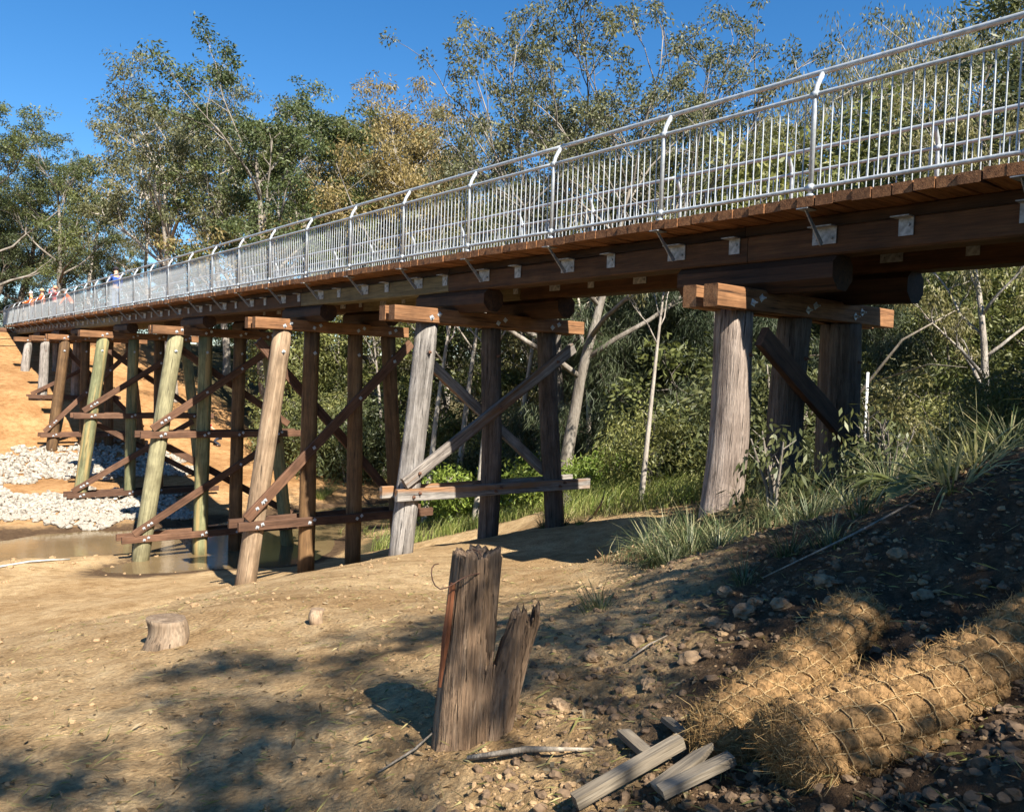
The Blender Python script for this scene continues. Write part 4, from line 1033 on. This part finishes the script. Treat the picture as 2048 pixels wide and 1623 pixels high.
def scatter(name, xs, ys, sizes, mat, seed, sink=.3, base=None, flat=.7, kind='stuff', label=None, parent=None):
    rs = np.random.RandomState(seed); BV, BF = base or (IV, IF); n = len(xs); m = len(BV)
    z = ground_h(ys, xs); s = np.asarray(sizes)[:, None, None]
    sh = 1+rs.normal(size=(n, m, 1))*.16; st = .7+.6*rs.rand(n, 1, 3); st[:, :, 2] *= flat
    a = rs.rand(n)*6.283; ca, sa = np.cos(a), np.sin(a); P = BV[None]*sh*st*s
    X = P[..., 0]*ca[:, None]-P[..., 1]*sa[:, None]; Y = P[..., 0]*sa[:, None]+P[..., 1]*ca[:, None]
    V = np.stack([X+xs[:, None], Y+ys[:, None], P[..., 2]+(z+np.asarray(sizes)*flat*(1-2*sink))[:, None]], -1).reshape(-1, 3)
    F = (BF[None]+(np.arange(n)*m)[:, None, None]).reshape(-1, 3)
    o = link(name, mesh_np(name, V, F, [mat], False), parent); tag(o, label, kind=kind); return o
def polar(n, r0, r1, a0, a1, seed, p=1.0):
    rs = np.random.RandomState(seed); r = r0*(r1/r0)**(rs.rand(n)**p); a = YAW+rs.uniform(a0, a1, n); return CAM[0]+r*np.sin(a), CAM[1]+r*np.cos(a), r, rs
xs, ys, r, rs = polar(16000, 1.6, 14, -.6, .6, 31)
w = (xs*.5-ys*.86+1.6)/2.2; keep = (rs.rand(len(xs)) < np.where(w > .55, .25, np.clip(.3+w, .1, 1))) & (forest_mask(ys, xs) < .5); xs, ys, r = xs[keep], ys[keep], r[keep]
scatter('soil_crumbs', xs, ys, (.003+.010*rs.rand(len(xs))**5)*(1+.14*r), M['clod'], 5, .3, (IV, IF), label='loose crumbs of tan soil on the bank')
xs, ys, r, rs = polar(11000, 1.6, 8, -.1, .62, 37)
keep = (xs*.5-ys*.86 > -.75+.4*rs.normal(size=len(xs))) & (forest_mask(ys, xs) < .5); xs, ys = xs[keep], ys[keep]
scatter('dark_soil_crumbs', xs, ys, .004+.022*rs.rand(len(xs))**5, M['clod_dark'], 6, .3, label='crumbs of dark broken soil by the coir rolls')
cl = [(-4.74, -2.74, .05), (-4.66, -2.89, .045), (-4.84, -2.63, .04), (-5.22, -2.78, .05), (-5.07, -2.29, .045), (-5.34, -2.23, .04), (-4.6, -2.7, .035), (-5.49, -2.77, .04), (-4.34, -2.94, .045), (-4.44, -3.5, .04), (-4.39, -2.35, .04), (-5.8, -2.5, .04), (-4.9, -2.75, .03), (-4.55, -3.1, .035), (-5.6, -2.2, .04), (-4.1, -3.2, .04)]
for k, (x, y, s) in enumerate(cl):
    rs2 = np.random.RandomState(k+70); BV, BF = ico(2); V = BV*s*(1+.28*(vnoise(BV[:, 0]*3+k, BV[:, 1]*3+BV[:, 2]*2, k)-.5)[:, None]*2+rs2.normal(size=(len(BV), 1))*.05)*np.array([1.25, 1, .8])
    o = link('soil_clod', mesh_np('soil_clod', V, BF, [M['clod_big']], False)); o.location = (x, y, gz(x, y)+s*.35); o.rotation_euler = (0, 0, k)
    tag(o, 'pale fist sized clod of broken soil above the coir rolls, '+ORD[sorted(cl, key=lambda q: bearing(q[0], q[1])).index((x, y, s))]+' from the left', 'soil clod', 'pale clods along the cut bank')
def flat_leaves(name, xs, ys, L, W, mat, seed, label, lift=.01):
    rs = np.random.RandomState(seed); n = len(xs); z = ground_h(ys, xs)+lift*(.4+rs.rand(n)); p = np.stack([xs, ys, z], 1); a = rs.rand(n)*6.283
    d = np.stack([np.cos(a), np.sin(a), rs.normal(size=n)*.25], 1); w = np.stack([-np.sin(a), np.cos(a), rs.normal(size=n)*.35], 1); l = L*(.5+rs.rand(n, 1)); ww = W*(.6+.8*rs.rand(n, 1))
    V = np.stack([p, p+d*l*.5+w*ww*.5+[0, 0, .006], p+d*l, p+d*l*.5-w*ww*.5], 1).reshape(-1, 3)
    tag(link(name, mesh_np(name, V, np.arange(n*4).reshape(-1, 4), [mat], False, {'rnd': ('FACE', rs.rand(n))})), label, kind='stuff')
M['litter'] = leaf('fallen_leaves', (.1, .06, .03), (.2, .13, .07), (.36, .27, .17), trans=.1, rough=.8, spec=.1)
xs, ys, r, rs = polar(12000, 4.5, 16, .0, .62, 41); keep = forest_mask(ys, xs) > .25
flat_leaves('leaf_litter', xs[keep], ys[keep], .09, .022, M['litter'], 8, 'dry fallen leaves under the old log pier')
xs, ys, r, rs = polar(3500, 1.7, 12, -.6, .6, 43); flat_leaves('straw_litter', xs, ys, .08, .004, M['grass_dry'], 9, 'scattered dry straw and twigs on the earth', .012)
xs, ys, r, rs = polar(2600, 1.7, 12, -.6, .6, 47); flat_leaves('leaf_scatter', xs, ys, .05, .016, M['litter'], 10, 'fallen leaves scattered over the bare earth', .012)
# sticks
def stick(pts, rad, label, name='dead_branch', cat='branch', mat='twig', group=None):
    g = G(); g.tube(pts, rad, 6); tag(link(name, g.mesh(name, M[mat], True)), label, cat, group)
stick([on(-6.35, -2.55, .02), on(-6.2, -2.75, .03), on(-6.02, -2.95, .015)], [.012, .014, .005], 'pale split root lying between the stump and the stakes')
stick([on(-6.6, -2.25, .015), on(-6.45, -2.3, .04), on(-6.33, -2.27, .06)], [.004, .006, .004], 'thin root curling at the foot of the stump', 'root', 'root')
stick([on(-5.3, -2.45, .02), on(-5.2, -2.5, .06), on(-5.0, -2.45, .03)], [.004, .005, .003], 'thin bent twig on the broken soil by the coir rolls')
stick([on(-3.2, -2.9, .03), on(-3.7, -2.75, .06), on(-4.1, -2.4, .03)], [.006, .008, .004], 'long bare root across the dark slope on the right', 'root', 'root')
# sawn stubs and lumps in the open earth
def stub(x, y, r, h, label, mat='stump', name='log_stub', cat='log stub'):
    z = gz(x, y); o = log(name, None, (x, y, z-.08), (x+.015, y, z+h), r*1.08, r, M[mat], n=16, segs=8, rough=.03); tag(o, label, cat)
stub(-6.44, 1.37, .15, .2, 'squat sandy log stub out on the open earth, left of the stump', 'post_tan')
stub(-5.38, .94, .055, .11, 'tiny log stub in the dappled shade between the stump and the pier', 'post_tan')
g = G(); g.tube([on(-8.0, 1.05, .01), on(-7.85, 1.1, .05), on(-7.6, 1.15, .03)], [.02, .05, .012], 7); tag(link('bark_piece', g.mesh('bark_piece', M['stump'], True)), 'grey curled piece of bark on the lower left earth', 'bark')
g = G(); g.tube([on(-5.9, 22.4, .03), on(-5.0, 22.6, .05), on(-4.2, 23.0, .05), on(-3.6, 23.3, .04), on(-3.0, 23.6, .03)], .03, 8); tag(link('white_hose', g.mesh('white_hose', plain('white_plastic', (.42, .42, .4), .6), True)), 'white plastic hose lying at the muddy water edge', 'hose')
g = G(); g.tube([(4.39, 1.58, -3.4), (4.42, 1.6, -1.86)], .022, 8); tag(link('white_stake', g.mesh('white_stake', plain('white_paint', (.75, .76, .76), .5), True)), 'thin white marker stake behind the old log pier', 'stake')
# ------------------------------------------------------------------ rock blankets on the far bank
rock_me = []
for k in range(7):
    rs2 = np.random.RandomState(200+k); V = IV*(1+rs2.normal(size=(len(IV), 1))*.13)*np.array([1.2, .95, .7]); rock_me.append(mesh_np('rock', V, IF, [M['rock']], False))
rs = np.random.RandomState(77); cand = []
def patch(n, f):
    out = []
    while len(out) < n:
        y, x = rs.uniform(28, 43), rs.uniform(-6, 6)
        if f(y, x): out.append((x, y))
    return out
wob = lambda y, x, s: .5*math.sin(x*1.7+s)+.35*math.sin(x*4.1+s*2)
lowp = patch(1500, lambda y, x: 28.9+max(0, (-x-1.5)*.5)+wob(y, x, 1)*.5 < y < 34.0+wob(y, x, 2)-.12*(x+4) and -5.5 < x < 2.6+wob(y, y, 3))
upp = patch(1700, lambda y, x: 35.6+wob(y, x, 4)*.6 < y < 42.0+wob(y, x, 5)*.6-max(0, (-x-1)*.7) and -5.0 < x < 5+wob(y, y, 3))
allp = sorted(lowp+upp, key=lambda q: math.hypot(q[0]-CAM[0], q[1]-CAM[1]))
for k, (x, y) in enumerate(allp[:300]):
    s = .075+.06*R.random(); o = bpy.data.objects.new('rock', rock_me[k % 7]); COL.objects.link(o); o.location = (x, y, gz(x, y)+s*.45); o.scale = (s, s, s); o.rotation_euler = (R.uniform(-.4, .4), R.uniform(-.4, .4), R.uniform(0, 6.3))
    tag(o, 'pale angular rock in the rock blanket beside the brown water', 'rock', 'pale rocks of the lower rock blanket')
q = np.array(allp[300:]); scatter('rock_blanket', q[:, 0], q[:, 1], .07+.07*rs.rand(len(q)), M['rock'], 12, .15, (IV, IF), .75, label='blankets of pale broken rock on the far bank')
xs, ys = rs.uniform(-8, 1.5, 70), rs.uniform(20.5, 24.5, 70); scatter('creek_stones', xs, ys, .03+.09*rs.rand(70)**2, M['clod'], 14, .35, label='scattered pale stones on the mud by the water')
xs, ys = rs.uniform(-9, 1, 110), rs.uniform(3, 19, 110); scatter('gravel', xs, ys, .012+.04*rs.rand(110)**4, M['clod'], 15, .35, label='scattered pale gravel on the graded earth')
# ------------------------------------------------------------------ grass and small plants
TUS = [tussock_proto(301, 190, .62, 1.0, .009, 'grass', 1.0), tussock_proto(302, 130, .5, .9, .008, 'grass', .9), tussock_proto(303, 60, .55, 1.1, .014, 'grass_dry', .9), tussock_proto(304, 90, .38, .9, .007, 'grass', .8), tussock_proto(305, 140, .75, .9, .010, 'grass_lit', .8)]
tl = [(-1.39, .81, 0, 1.15), (-1.83, -.02, 0, 1.1), (-2.14, -.61, 1, 1.0), (-1.6, .3, 1, 1.2), (-1.05, .55, 0, 1.05), (-2.4, -.25, 1, .9), (-4.54, -1.49, 3, .8), (-4.08, -2.26, 3, .7), (-3.64, -2.28, 1, .7), (-3.61, -2.54, 3, .9), (-3.07, -2.43, 3, 1.0), (.04, -1.3, 0, 1.0), (-1.55, -2.75, 1, 1.1), (-1.25, -1.7, 0, .9), (-2.05, -1.44, 1, .9), (-.71, -.16, 0, .8), (-.55, -.89, 1, 1.0), (-2.7, -1.0, 3, 1.0), (-.3, 1.6, 3, 1.2), (.6, .2, 1, 1.0), (1.3, -.3, 0, 1.0), (-.2, -2.3, 0, 1.1), (-.9, -3.1, 0, 1.1), (-1.9, -3.4, 1, 1.1), (1.4, 1.9, 3, 1.3), (.9, -1.6, 0, 1.2), (-2.2, -2.6, 1, 1.0), (3.2, 6.9, 4, .5), (3.5, 7.7, 1, 1.1), (3.3, 8.1, 1, .9), (1.2, -2.6, 0, .8), (.6, -3.2, 1, .8), (.2, -1.9, 0, .7), (-.5, -2.6, 1, .8), (-1.2, -3.5, 0, .8), (-.3, -3.9, 0, .9), (-.1, -.9, 1, .5), (.5, -1.0, 0, .5), (1.6, -2.2, 1, .8), (-1.4, -2.1, 3, 1.2), (-1.7, -1.1, 3, 1.1), (-1.0, .1, 3, 1.0), (.2, .9, 3, 1.1), (9.6, 31.4, 4, 1.5), (8.9, 30.6, 4, 1.3)]
for i, (x, y, k, s) in enumerate(tl):
    o = link('grass_tussock', TUS[k]); o.location = (x, y, gz(x, y)-.02); o.rotation_euler = (R.uniform(-.15, .15), R.uniform(-.15, .15), R.uniform(0, 6.28)); o.scale = (s, s, s)
    if y > 20: tag(o, 'tall lush green tussock at the far bank seen through the brown pier', 'grass', 'tussocks on the far bank')
    elif y > 5: tag(o, 'grass tuft at the foot of the rear log of the grey pier', 'grass', 'tufts at the grey pier')
    else: tag(o, 'green arching strappy tussock on the slope below the old log pier', 'grass', 'strappy tussocks on the near slope')
for (x, y, s, lb) in [(-3.1, -3.02, 1.0, 'pale yellow strappy tussock catching the sun on the right slope'), (-2.56, -2.95, .9, 'smaller pale tussock above the pale yellow one on the right slope')]:
    o = link('grass_tussock', TUS[2]); o.location = (x, y, gz(x, y)); o.rotation_euler = (-.3, -.5, 1.0); o.scale = (s, s, s); tag(o, lb, 'grass')
def grass_field(name, xs, ys, L, W, mat, seed, label):
    rs = np.random.RandomState(seed); n = len(xs); p = np.stack([xs, ys, ground_h(ys, xs)-.02], 1); a = rs.rand(n)*6.283; t = rs.rand(n)*.6
    d = np.stack([np.cos(a)*np.sin(t), np.sin(a)*np.sin(t), np.cos(t)], 1); l = L*(.4+.9*rs.rand(n, 1)); w = np.stack([-np.sin(a+1), np.cos(a+1), 0*a], 1)*W
    m = p+d*l*.55; e = m+(d+np.stack([np.cos(a), np.sin(a), -.4+0*a], 1)*.6)*l*.45
    V = np.stack([p-w, p+w, m-w*.8, m+w*.8, e], 1).reshape(-1, 3); b = np.arange(n)[:, None]*5
    F = np.concatenate([b+np.array([[0, 1, 3, 2]]), b+np.array([[2, 3, 4, 4]])])
    tri = np.concatenate([b+np.array([[0, 1, 3]]), b+np.array([[0, 3, 2]]), b+np.array([[2, 3, 4]])]); r3 = rs.rand(n)
    tag(link(name, mesh_np(name, V, tri, [M[mat]], False, {'rnd': ('FACE', np.concatenate([r3, r3, r3]))})), label, kind='stuff')
rs = np.random.RandomState(55)
def fld(n, x0, x1, y0, y1, lo=.3, clump=.45):
    xs, ys = rs.uniform(x0, x1, n), rs.uniform(y0, y1, n); k = (forest_mask(ys, xs) > lo) & (base_h(ys, xs) > WATER_Z-.12) & (vnoise(xs*1.3, ys*1.3, 3) > clump); return xs[k], ys[k]
grass_field('short_grass', *fld(30000, 2.5, 14, -2, 14), .28, .006, 'grass_dry', 1, 'short sunlit grass behind the trestle piers')
grass_field('bank_grass', *fld(26000, 10, 30, 22, 46, .2, .3), .75, .014, 'grass_lit', 2, 'long lush grass on the bank beyond the pool')
grass_field('lush_grass', *fld(26000, 4.5, 15, 3, 18, .3, .3), .55, .009, 'grass_lit', 6, 'lush bright grass on the bank between the piers and the pool')
grass_field('slope_grass', *fld(16000, -4, 3.2, -7, 2.2, .25, .35), .3, .005, 'grass', 3, 'thin grass on the shaded slope by the old log pier')
grass_field('pool_reeds', *fld(7000, 6, 24, 14, 24, .0, .45), .5, .011, 'grass_lit', 4, 'green reeds along the pool edge')
# low shrubs on the near right bank
low = [('dark', .9, -2.6, .42), ('mid', 1.6, -1.4, .4), ('dark', 3.4, -1.0, .5), ('mid', 2.6, -3.2, .55), ('olive', 3.6, .8, .45), ('dark', 4.8, -2.4, .7), ('mid', 5.2, .5, .6), ('dark', 3.9, 2.6, .45), ('mid', 1.3, -4.3, .5), ('dark', -.2, -4.9, .45), ('mid', 4.6, 4.2, .5), ('olive', 6.4, 2.2, .8)]
for i, (k, x, y, s) in enumerate(low):
    place('shrub', SHRUBS[k], x, y, 'low leafy shrub on the right bank under the bridge deck, '+ORD[sorted(low, key=lambda q: bearing(q[1], q[2])).index((k, x, y, s))]+' from the left', 'shrub', 'low shrubs on the right bank', s, i*1.3, ('stem', 'foliage'))
leafy = shrub_proto(61, 1.3, .55, 24, .2, 11, .15, .05, .55, 'leaf_dark', 6)
for (x, y, s, lb) in [(-.55, -.1, .85, 'leafy broad leaved sapling in front of the old log pier'), (.1, -.8, .75, 'second leafy sapling, between the first two old log posts'), (-.2, -1.2, .6, 'small leafy sapling at the foot of the second old log post')]:
    place('sapling', leafy, x, y, lb, 'sapling', None, s, x*3, ('stem', 'foliage'))
place('sapling', leafy, 5.2, 9.6, 'tiny lone sapling on bare earth behind the grey pier', 'sapling', None, .55, 1, ('stem', 'foliage'))
def broad(x, y, s, lb):
    rs = np.random.RandomState(int(abs(x*100))); V = []; F = []; n = 13
    for i in range(n):
        a = i*2.4; L = .34*(.7+.5*rs.rand()); b = len(V); el = .9-.5*rs.rand()
        for k in range(6):
            t = k/5; w = .055*math.sin(math.pi*min(.98, t*.9+.06))**.8; r = L*t; z = L*(el*t-.75*t*t)
            for sg in (-1, 0, 1): V.append((r*math.cos(a)-sg*w*math.sin(a), r*math.sin(a)+sg*w*math.cos(a), z+.02+abs(sg)*.012))
        for k in range(5):
            for c in (0, 1): F.append((b+k*3+c, b+k*3+c+1, b+k*3+c+4, b+k*3+c+3))
    o = link('broadleaf_weed', mesh_np('broadleaf_weed', np.array(V), np.array(F), [M['leaf_green']], True, {'rnd': ('FACE', np.repeat(rs.rand(n), 10))})); o.location = (x, y, gz(x, y)); o.scale = (s, s, s); tag(o, lb, 'weed')
broad(-2.0, -2.2, 1.2, 'broad leaved weed rosette on the slope right of the old log pier'); broad(-1.3, -2.3, 1.0, 'smaller broad leaved weed behind the larger rosette')
for (pts, rad, lb) in [([(4.3, 7.6, -5.1), (3.9, 7.0, -4.75), (3.3, 6.3, -4.35)], [.03, .02, .008], 'bare pale branch leaning beside the rear grey pier log'),
                       ([(5.0, 3.0, -3.6), (5.3, 2.2, -2.2), (5.1, 1.4, -1.3), (5.6, .8, -.8)], [.035, .03, .02, .008], 'crooked pale dead branch right of the old log pier'),
                       ([(5.4, 2.0, -2.0), (5.0, .9, -1.7), (4.7, .2, -1.75)], [.018, .012, .005], 'thin pale dead twig crossing behind the white stake')]:
    stick(pts, rad, lb)
# ------------------------------------------------------------------ people
def skinobj(name, parent, nodes, edges, mat, sub=1):
    me = bpy.data.meshes.new(name); me.from_pydata([n[0] for n in nodes], edges, []); o = link(name, me, parent)
    sk = o.modifiers.new('skin', 'SKIN'); sk.use_smooth_shade = True
    for i, n in enumerate(nodes): me.skin_vertices[0].data[i].radius = (n[1], n[2] if len(n) > 2 else n[1])
    me.skin_vertices[0].data[0].use_root = True
    ss = o.modifiers.new('sub', 'SUBSURF'); ss.levels = sub; ss.render_levels = sub
    me.materials.append(mat); return o
CM = {}
def cloth(c, n):
    if n not in CM: CM[n] = plain(n, c, .85, .15, 12, .2, .2)
    return CM[n]
SKIN = plain('skin', (.5, .3, .21), .6, .08, 5)
def person(x, y, z, rz, label, shirt, trousers, hat=None, hatshape='cap', arms=('down', 'down'), lean=0.0, crouch=0.0, h=1.75, group=None):
    e = empty('person', (x, y, z), rz); tag(e, label, 'person', group); s = h/1.75; hip = .92-crouch*.5; k = lean
    def up(t): return (0, t*math.sin(k), hip+t*math.cos(k))
    ch, nk, hd = up(.42), up(.58), up(.70)
    N_ = [((0, 0, hip), .135, .105), (up(.2), .14, .105), (ch, .16, .115), (nk, .06, .06), (hd, .075, .09), (up(.82), .07, .085)]
    E_ = [(0, 1), (1, 2), (2, 3), (3, 4), (4, 5)]
    ft = []
    for sg in (-1, 1):
        b = len(N_); fw = .25*crouch
        N_ += [((sg*.09, 0, hip-.06), .085), ((sg*.1, .04+fw*1.3, hip*.52+crouch*.02), .06), ((sg*.1, -.02, .09), .042), ((sg*.11, .12, .04), .045)]
        E_ += [(0, b), (b, b+1), (b+1, b+2), (b+2, b+3)]; ft.append(b)
    ar = []
    for sg, md in zip((-1, 1), arms):
        b = len(N_); sx, sy, sz = up(.52); S = (sg*.19, sy, sz)
        if md == 'down': Eb, Ha = (sg*.24, sy-.02, sz-.28), (sg*.23, sy+.1, sz-.52)
        elif md == 'rail': Eb, Ha = (sg*.26, sy+.12, sz-.24), (sg*.2, sy+.38, sz-.3)
        elif md == 'up': Eb, Ha = (sg*.3, sy+.16, sz-.02), (sg*.13, sy+.2, sz+.2)
        else: Eb, Ha = (sg*.22, sy+.2, sz-.22), (sg*.2, sy+.35, sz-.48)
        N_ += [(S, .062), (Eb, .045), (Ha, .034), ((Ha[0]*.97, Ha[1]+.06, Ha[2]-.05), .036)]
        E_ += [(2, b), (b, b+1), (b+1, b+2), (b+2, b+3)]; ar.append(b)
    sc = lambda L: [tuple([tuple(c*s for c in n[0])]+[q*s for q in n[1:]]) for n in L]
    NN = sc(N_); skinobj('body', e, NN, E_, SKIN)
    g_ = 1.16
    grow = lambda i, f=g_: tuple([NN[i][0]]+[q*f+.006 for q in NN[i][1:]])
    sh = [grow(0, 1.08), grow(1), grow(2)]; se = [(0, 1), (1, 2)]
    for b in ar:
        c = len(sh); sh += [grow(b), grow(b+1), (NN[b+2][0], .036)]; se += [(2, c), (c, c+1), (c+1, c+2)]
    skinobj('shirt', e, sh, se, shirt)
    tr = [grow(0, 1.05)]; te = []
    for b in ft:
        c = len(tr); tr += [grow(b, 1.1), grow(b+1, 1.15), (NN[b+2][0], .06)]; te += [(0, c), (c, c+1), (c+1, c+2)]
    skinobj('trousers', e, tr, te, trousers)
    bt = cloth((.06, .045, .035), 'boot_leather')
    for b in ft:
        g = G(); q = Vector(NN[b+2][0]); g.tube([q+Vector((0, -.07, -.04)), q+Vector((0, .05, -.035)), q+Vector((0, .18, -.055))], [.05, .055, .035], 8); g.tube([q+Vector((0, 0, -.06)), q+Vector((0, 0, .06))], [.055, .052], 8); link('boot', g.mesh('boot', bt, True), e)
    g = G(); hp = Vector(NN[4][0]); g.tube([hp+Vector((0, .085, .03)), hp+Vector((0, .115, -.005)), hp+Vector((0, .09, -.02))], [.008, .018, .012], 6); link('nose', g.mesh('nose', SKIN, True), e)
    g = G()
    for sg in (-1, 1): g.tube([hp+Vector((sg*.075, 0, .03)), hp+Vector((sg*.092, -.01, .0)), hp+Vector((sg*.078, 0, -.03))], [.012, .02, .01], 6)
    link('ears', g.mesh('ears', SKIN, True), e)
    g = G(); top = Vector(NN[5][0])
    if hat is not None:
        g.tube([top+Vector((0, -.01, -.03)), top+Vector((0, -.01, .03)), top+Vector((0, -.01, .075)), top+Vector((0, -.01, .1))], [.108, .108, .085, .03], 14)
        if hatshape == 'brim': g.tube([top+Vector((0, -.005, -.04)), top+Vector((0, -.005, -.022))], [.185, .175], 16)
        else: g.add([tuple(top+Vector(v)) for v in ((-.08, .06, -.015), (.08, .06, -.015), (.065, .19, -.035), (-.065, .19, -.035), (-.08, .06, 0), (.08, .06, 0), (.065, .19, -.025), (-.065, .19, -.025))], [(0, 1, 2, 3), (4, 7, 6, 5), (0, 4, 5, 1), (1, 5, 6, 2), (2, 6, 7, 3), (3, 7, 4, 0)])
        link('hat', g.mesh('hat', hat, True), e)
    return e
ORG = cloth((.85, .16, .03), 'orange_hi_vis'); DRK = cloth((.03, .035, .05), 'navy_work_trousers'); KH = cloth((.4, .33, .23), 'khaki_trousers')
person(.55, 33.8, 0, .35, 'person in a blue shirt and dark cap standing on the bridge', cloth((.03, .08, .32), 'blue_shirt'), cloth((.12, .18, .3), 'blue_jeans'), cloth((.03, .025, .03), 'dark_cap'), 'cap', ('rail', 'down'), .05, h=1.84)
person(.42, 54.6, 0, 1.4, 'worker in orange with a white hard hat on the far end of the bridge', ORG, DRK, cloth((.8, .8, .78), 'white_hard_hat'), 'cap', ('rail', 'rail'), .1, h=1.92)
person(.45, 50.9, 0, 1.2, 'worker in orange with a wide straw hat on the bridge', ORG, DRK, cloth((.5, .36, .2), 'straw_hat'), 'brim', ('rail', 'down'), .1, h=1.88)
person(.5, 47.6, 0, 1.9, 'person in a pink top with both hands raised to the head', cloth((.7, .2, .2), 'pink_shirt'), DRK, cloth((.6, .3, .18), 'tan_hat'), 'brim', ('up', 'up'), .0, h=1.85)
person(1.0, 45.4, 0, 1.5, 'stooping worker in orange seen through the railing', ORG, DRK, cloth((.35, .33, .3), 'grey_cap'), 'cap', ('work', 'down'), .55, .15)
person(8.0, 42.0, gz(8.0, 42.0), 1.2, 'crouching worker in orange with a red helmet under the bridge', ORG, DRK, cloth((.35, .03, .03), 'red_helmet'), 'cap', ('work', 'work'), .7, .75)
person(14.1, 41.0, gz(14.1, 41.0), .5, 'worker in orange and khaki trousers on the far bank behind the brown pier', ORG, KH, cloth((.75, .75, .72), 'pale_hard_hat'), 'cap', ('down', 'down'), .0)
beam('timber_board', None, (.12, 55.4, .02), (.1, 55.35, .95), .2, .04, M['post_tan'], segs=1); bpy.data.objects['timber_board']['label'] = 'pale board standing against the near railing by the straw hat worker'; bpy.data.objects['timber_board']['category'] = 'board'
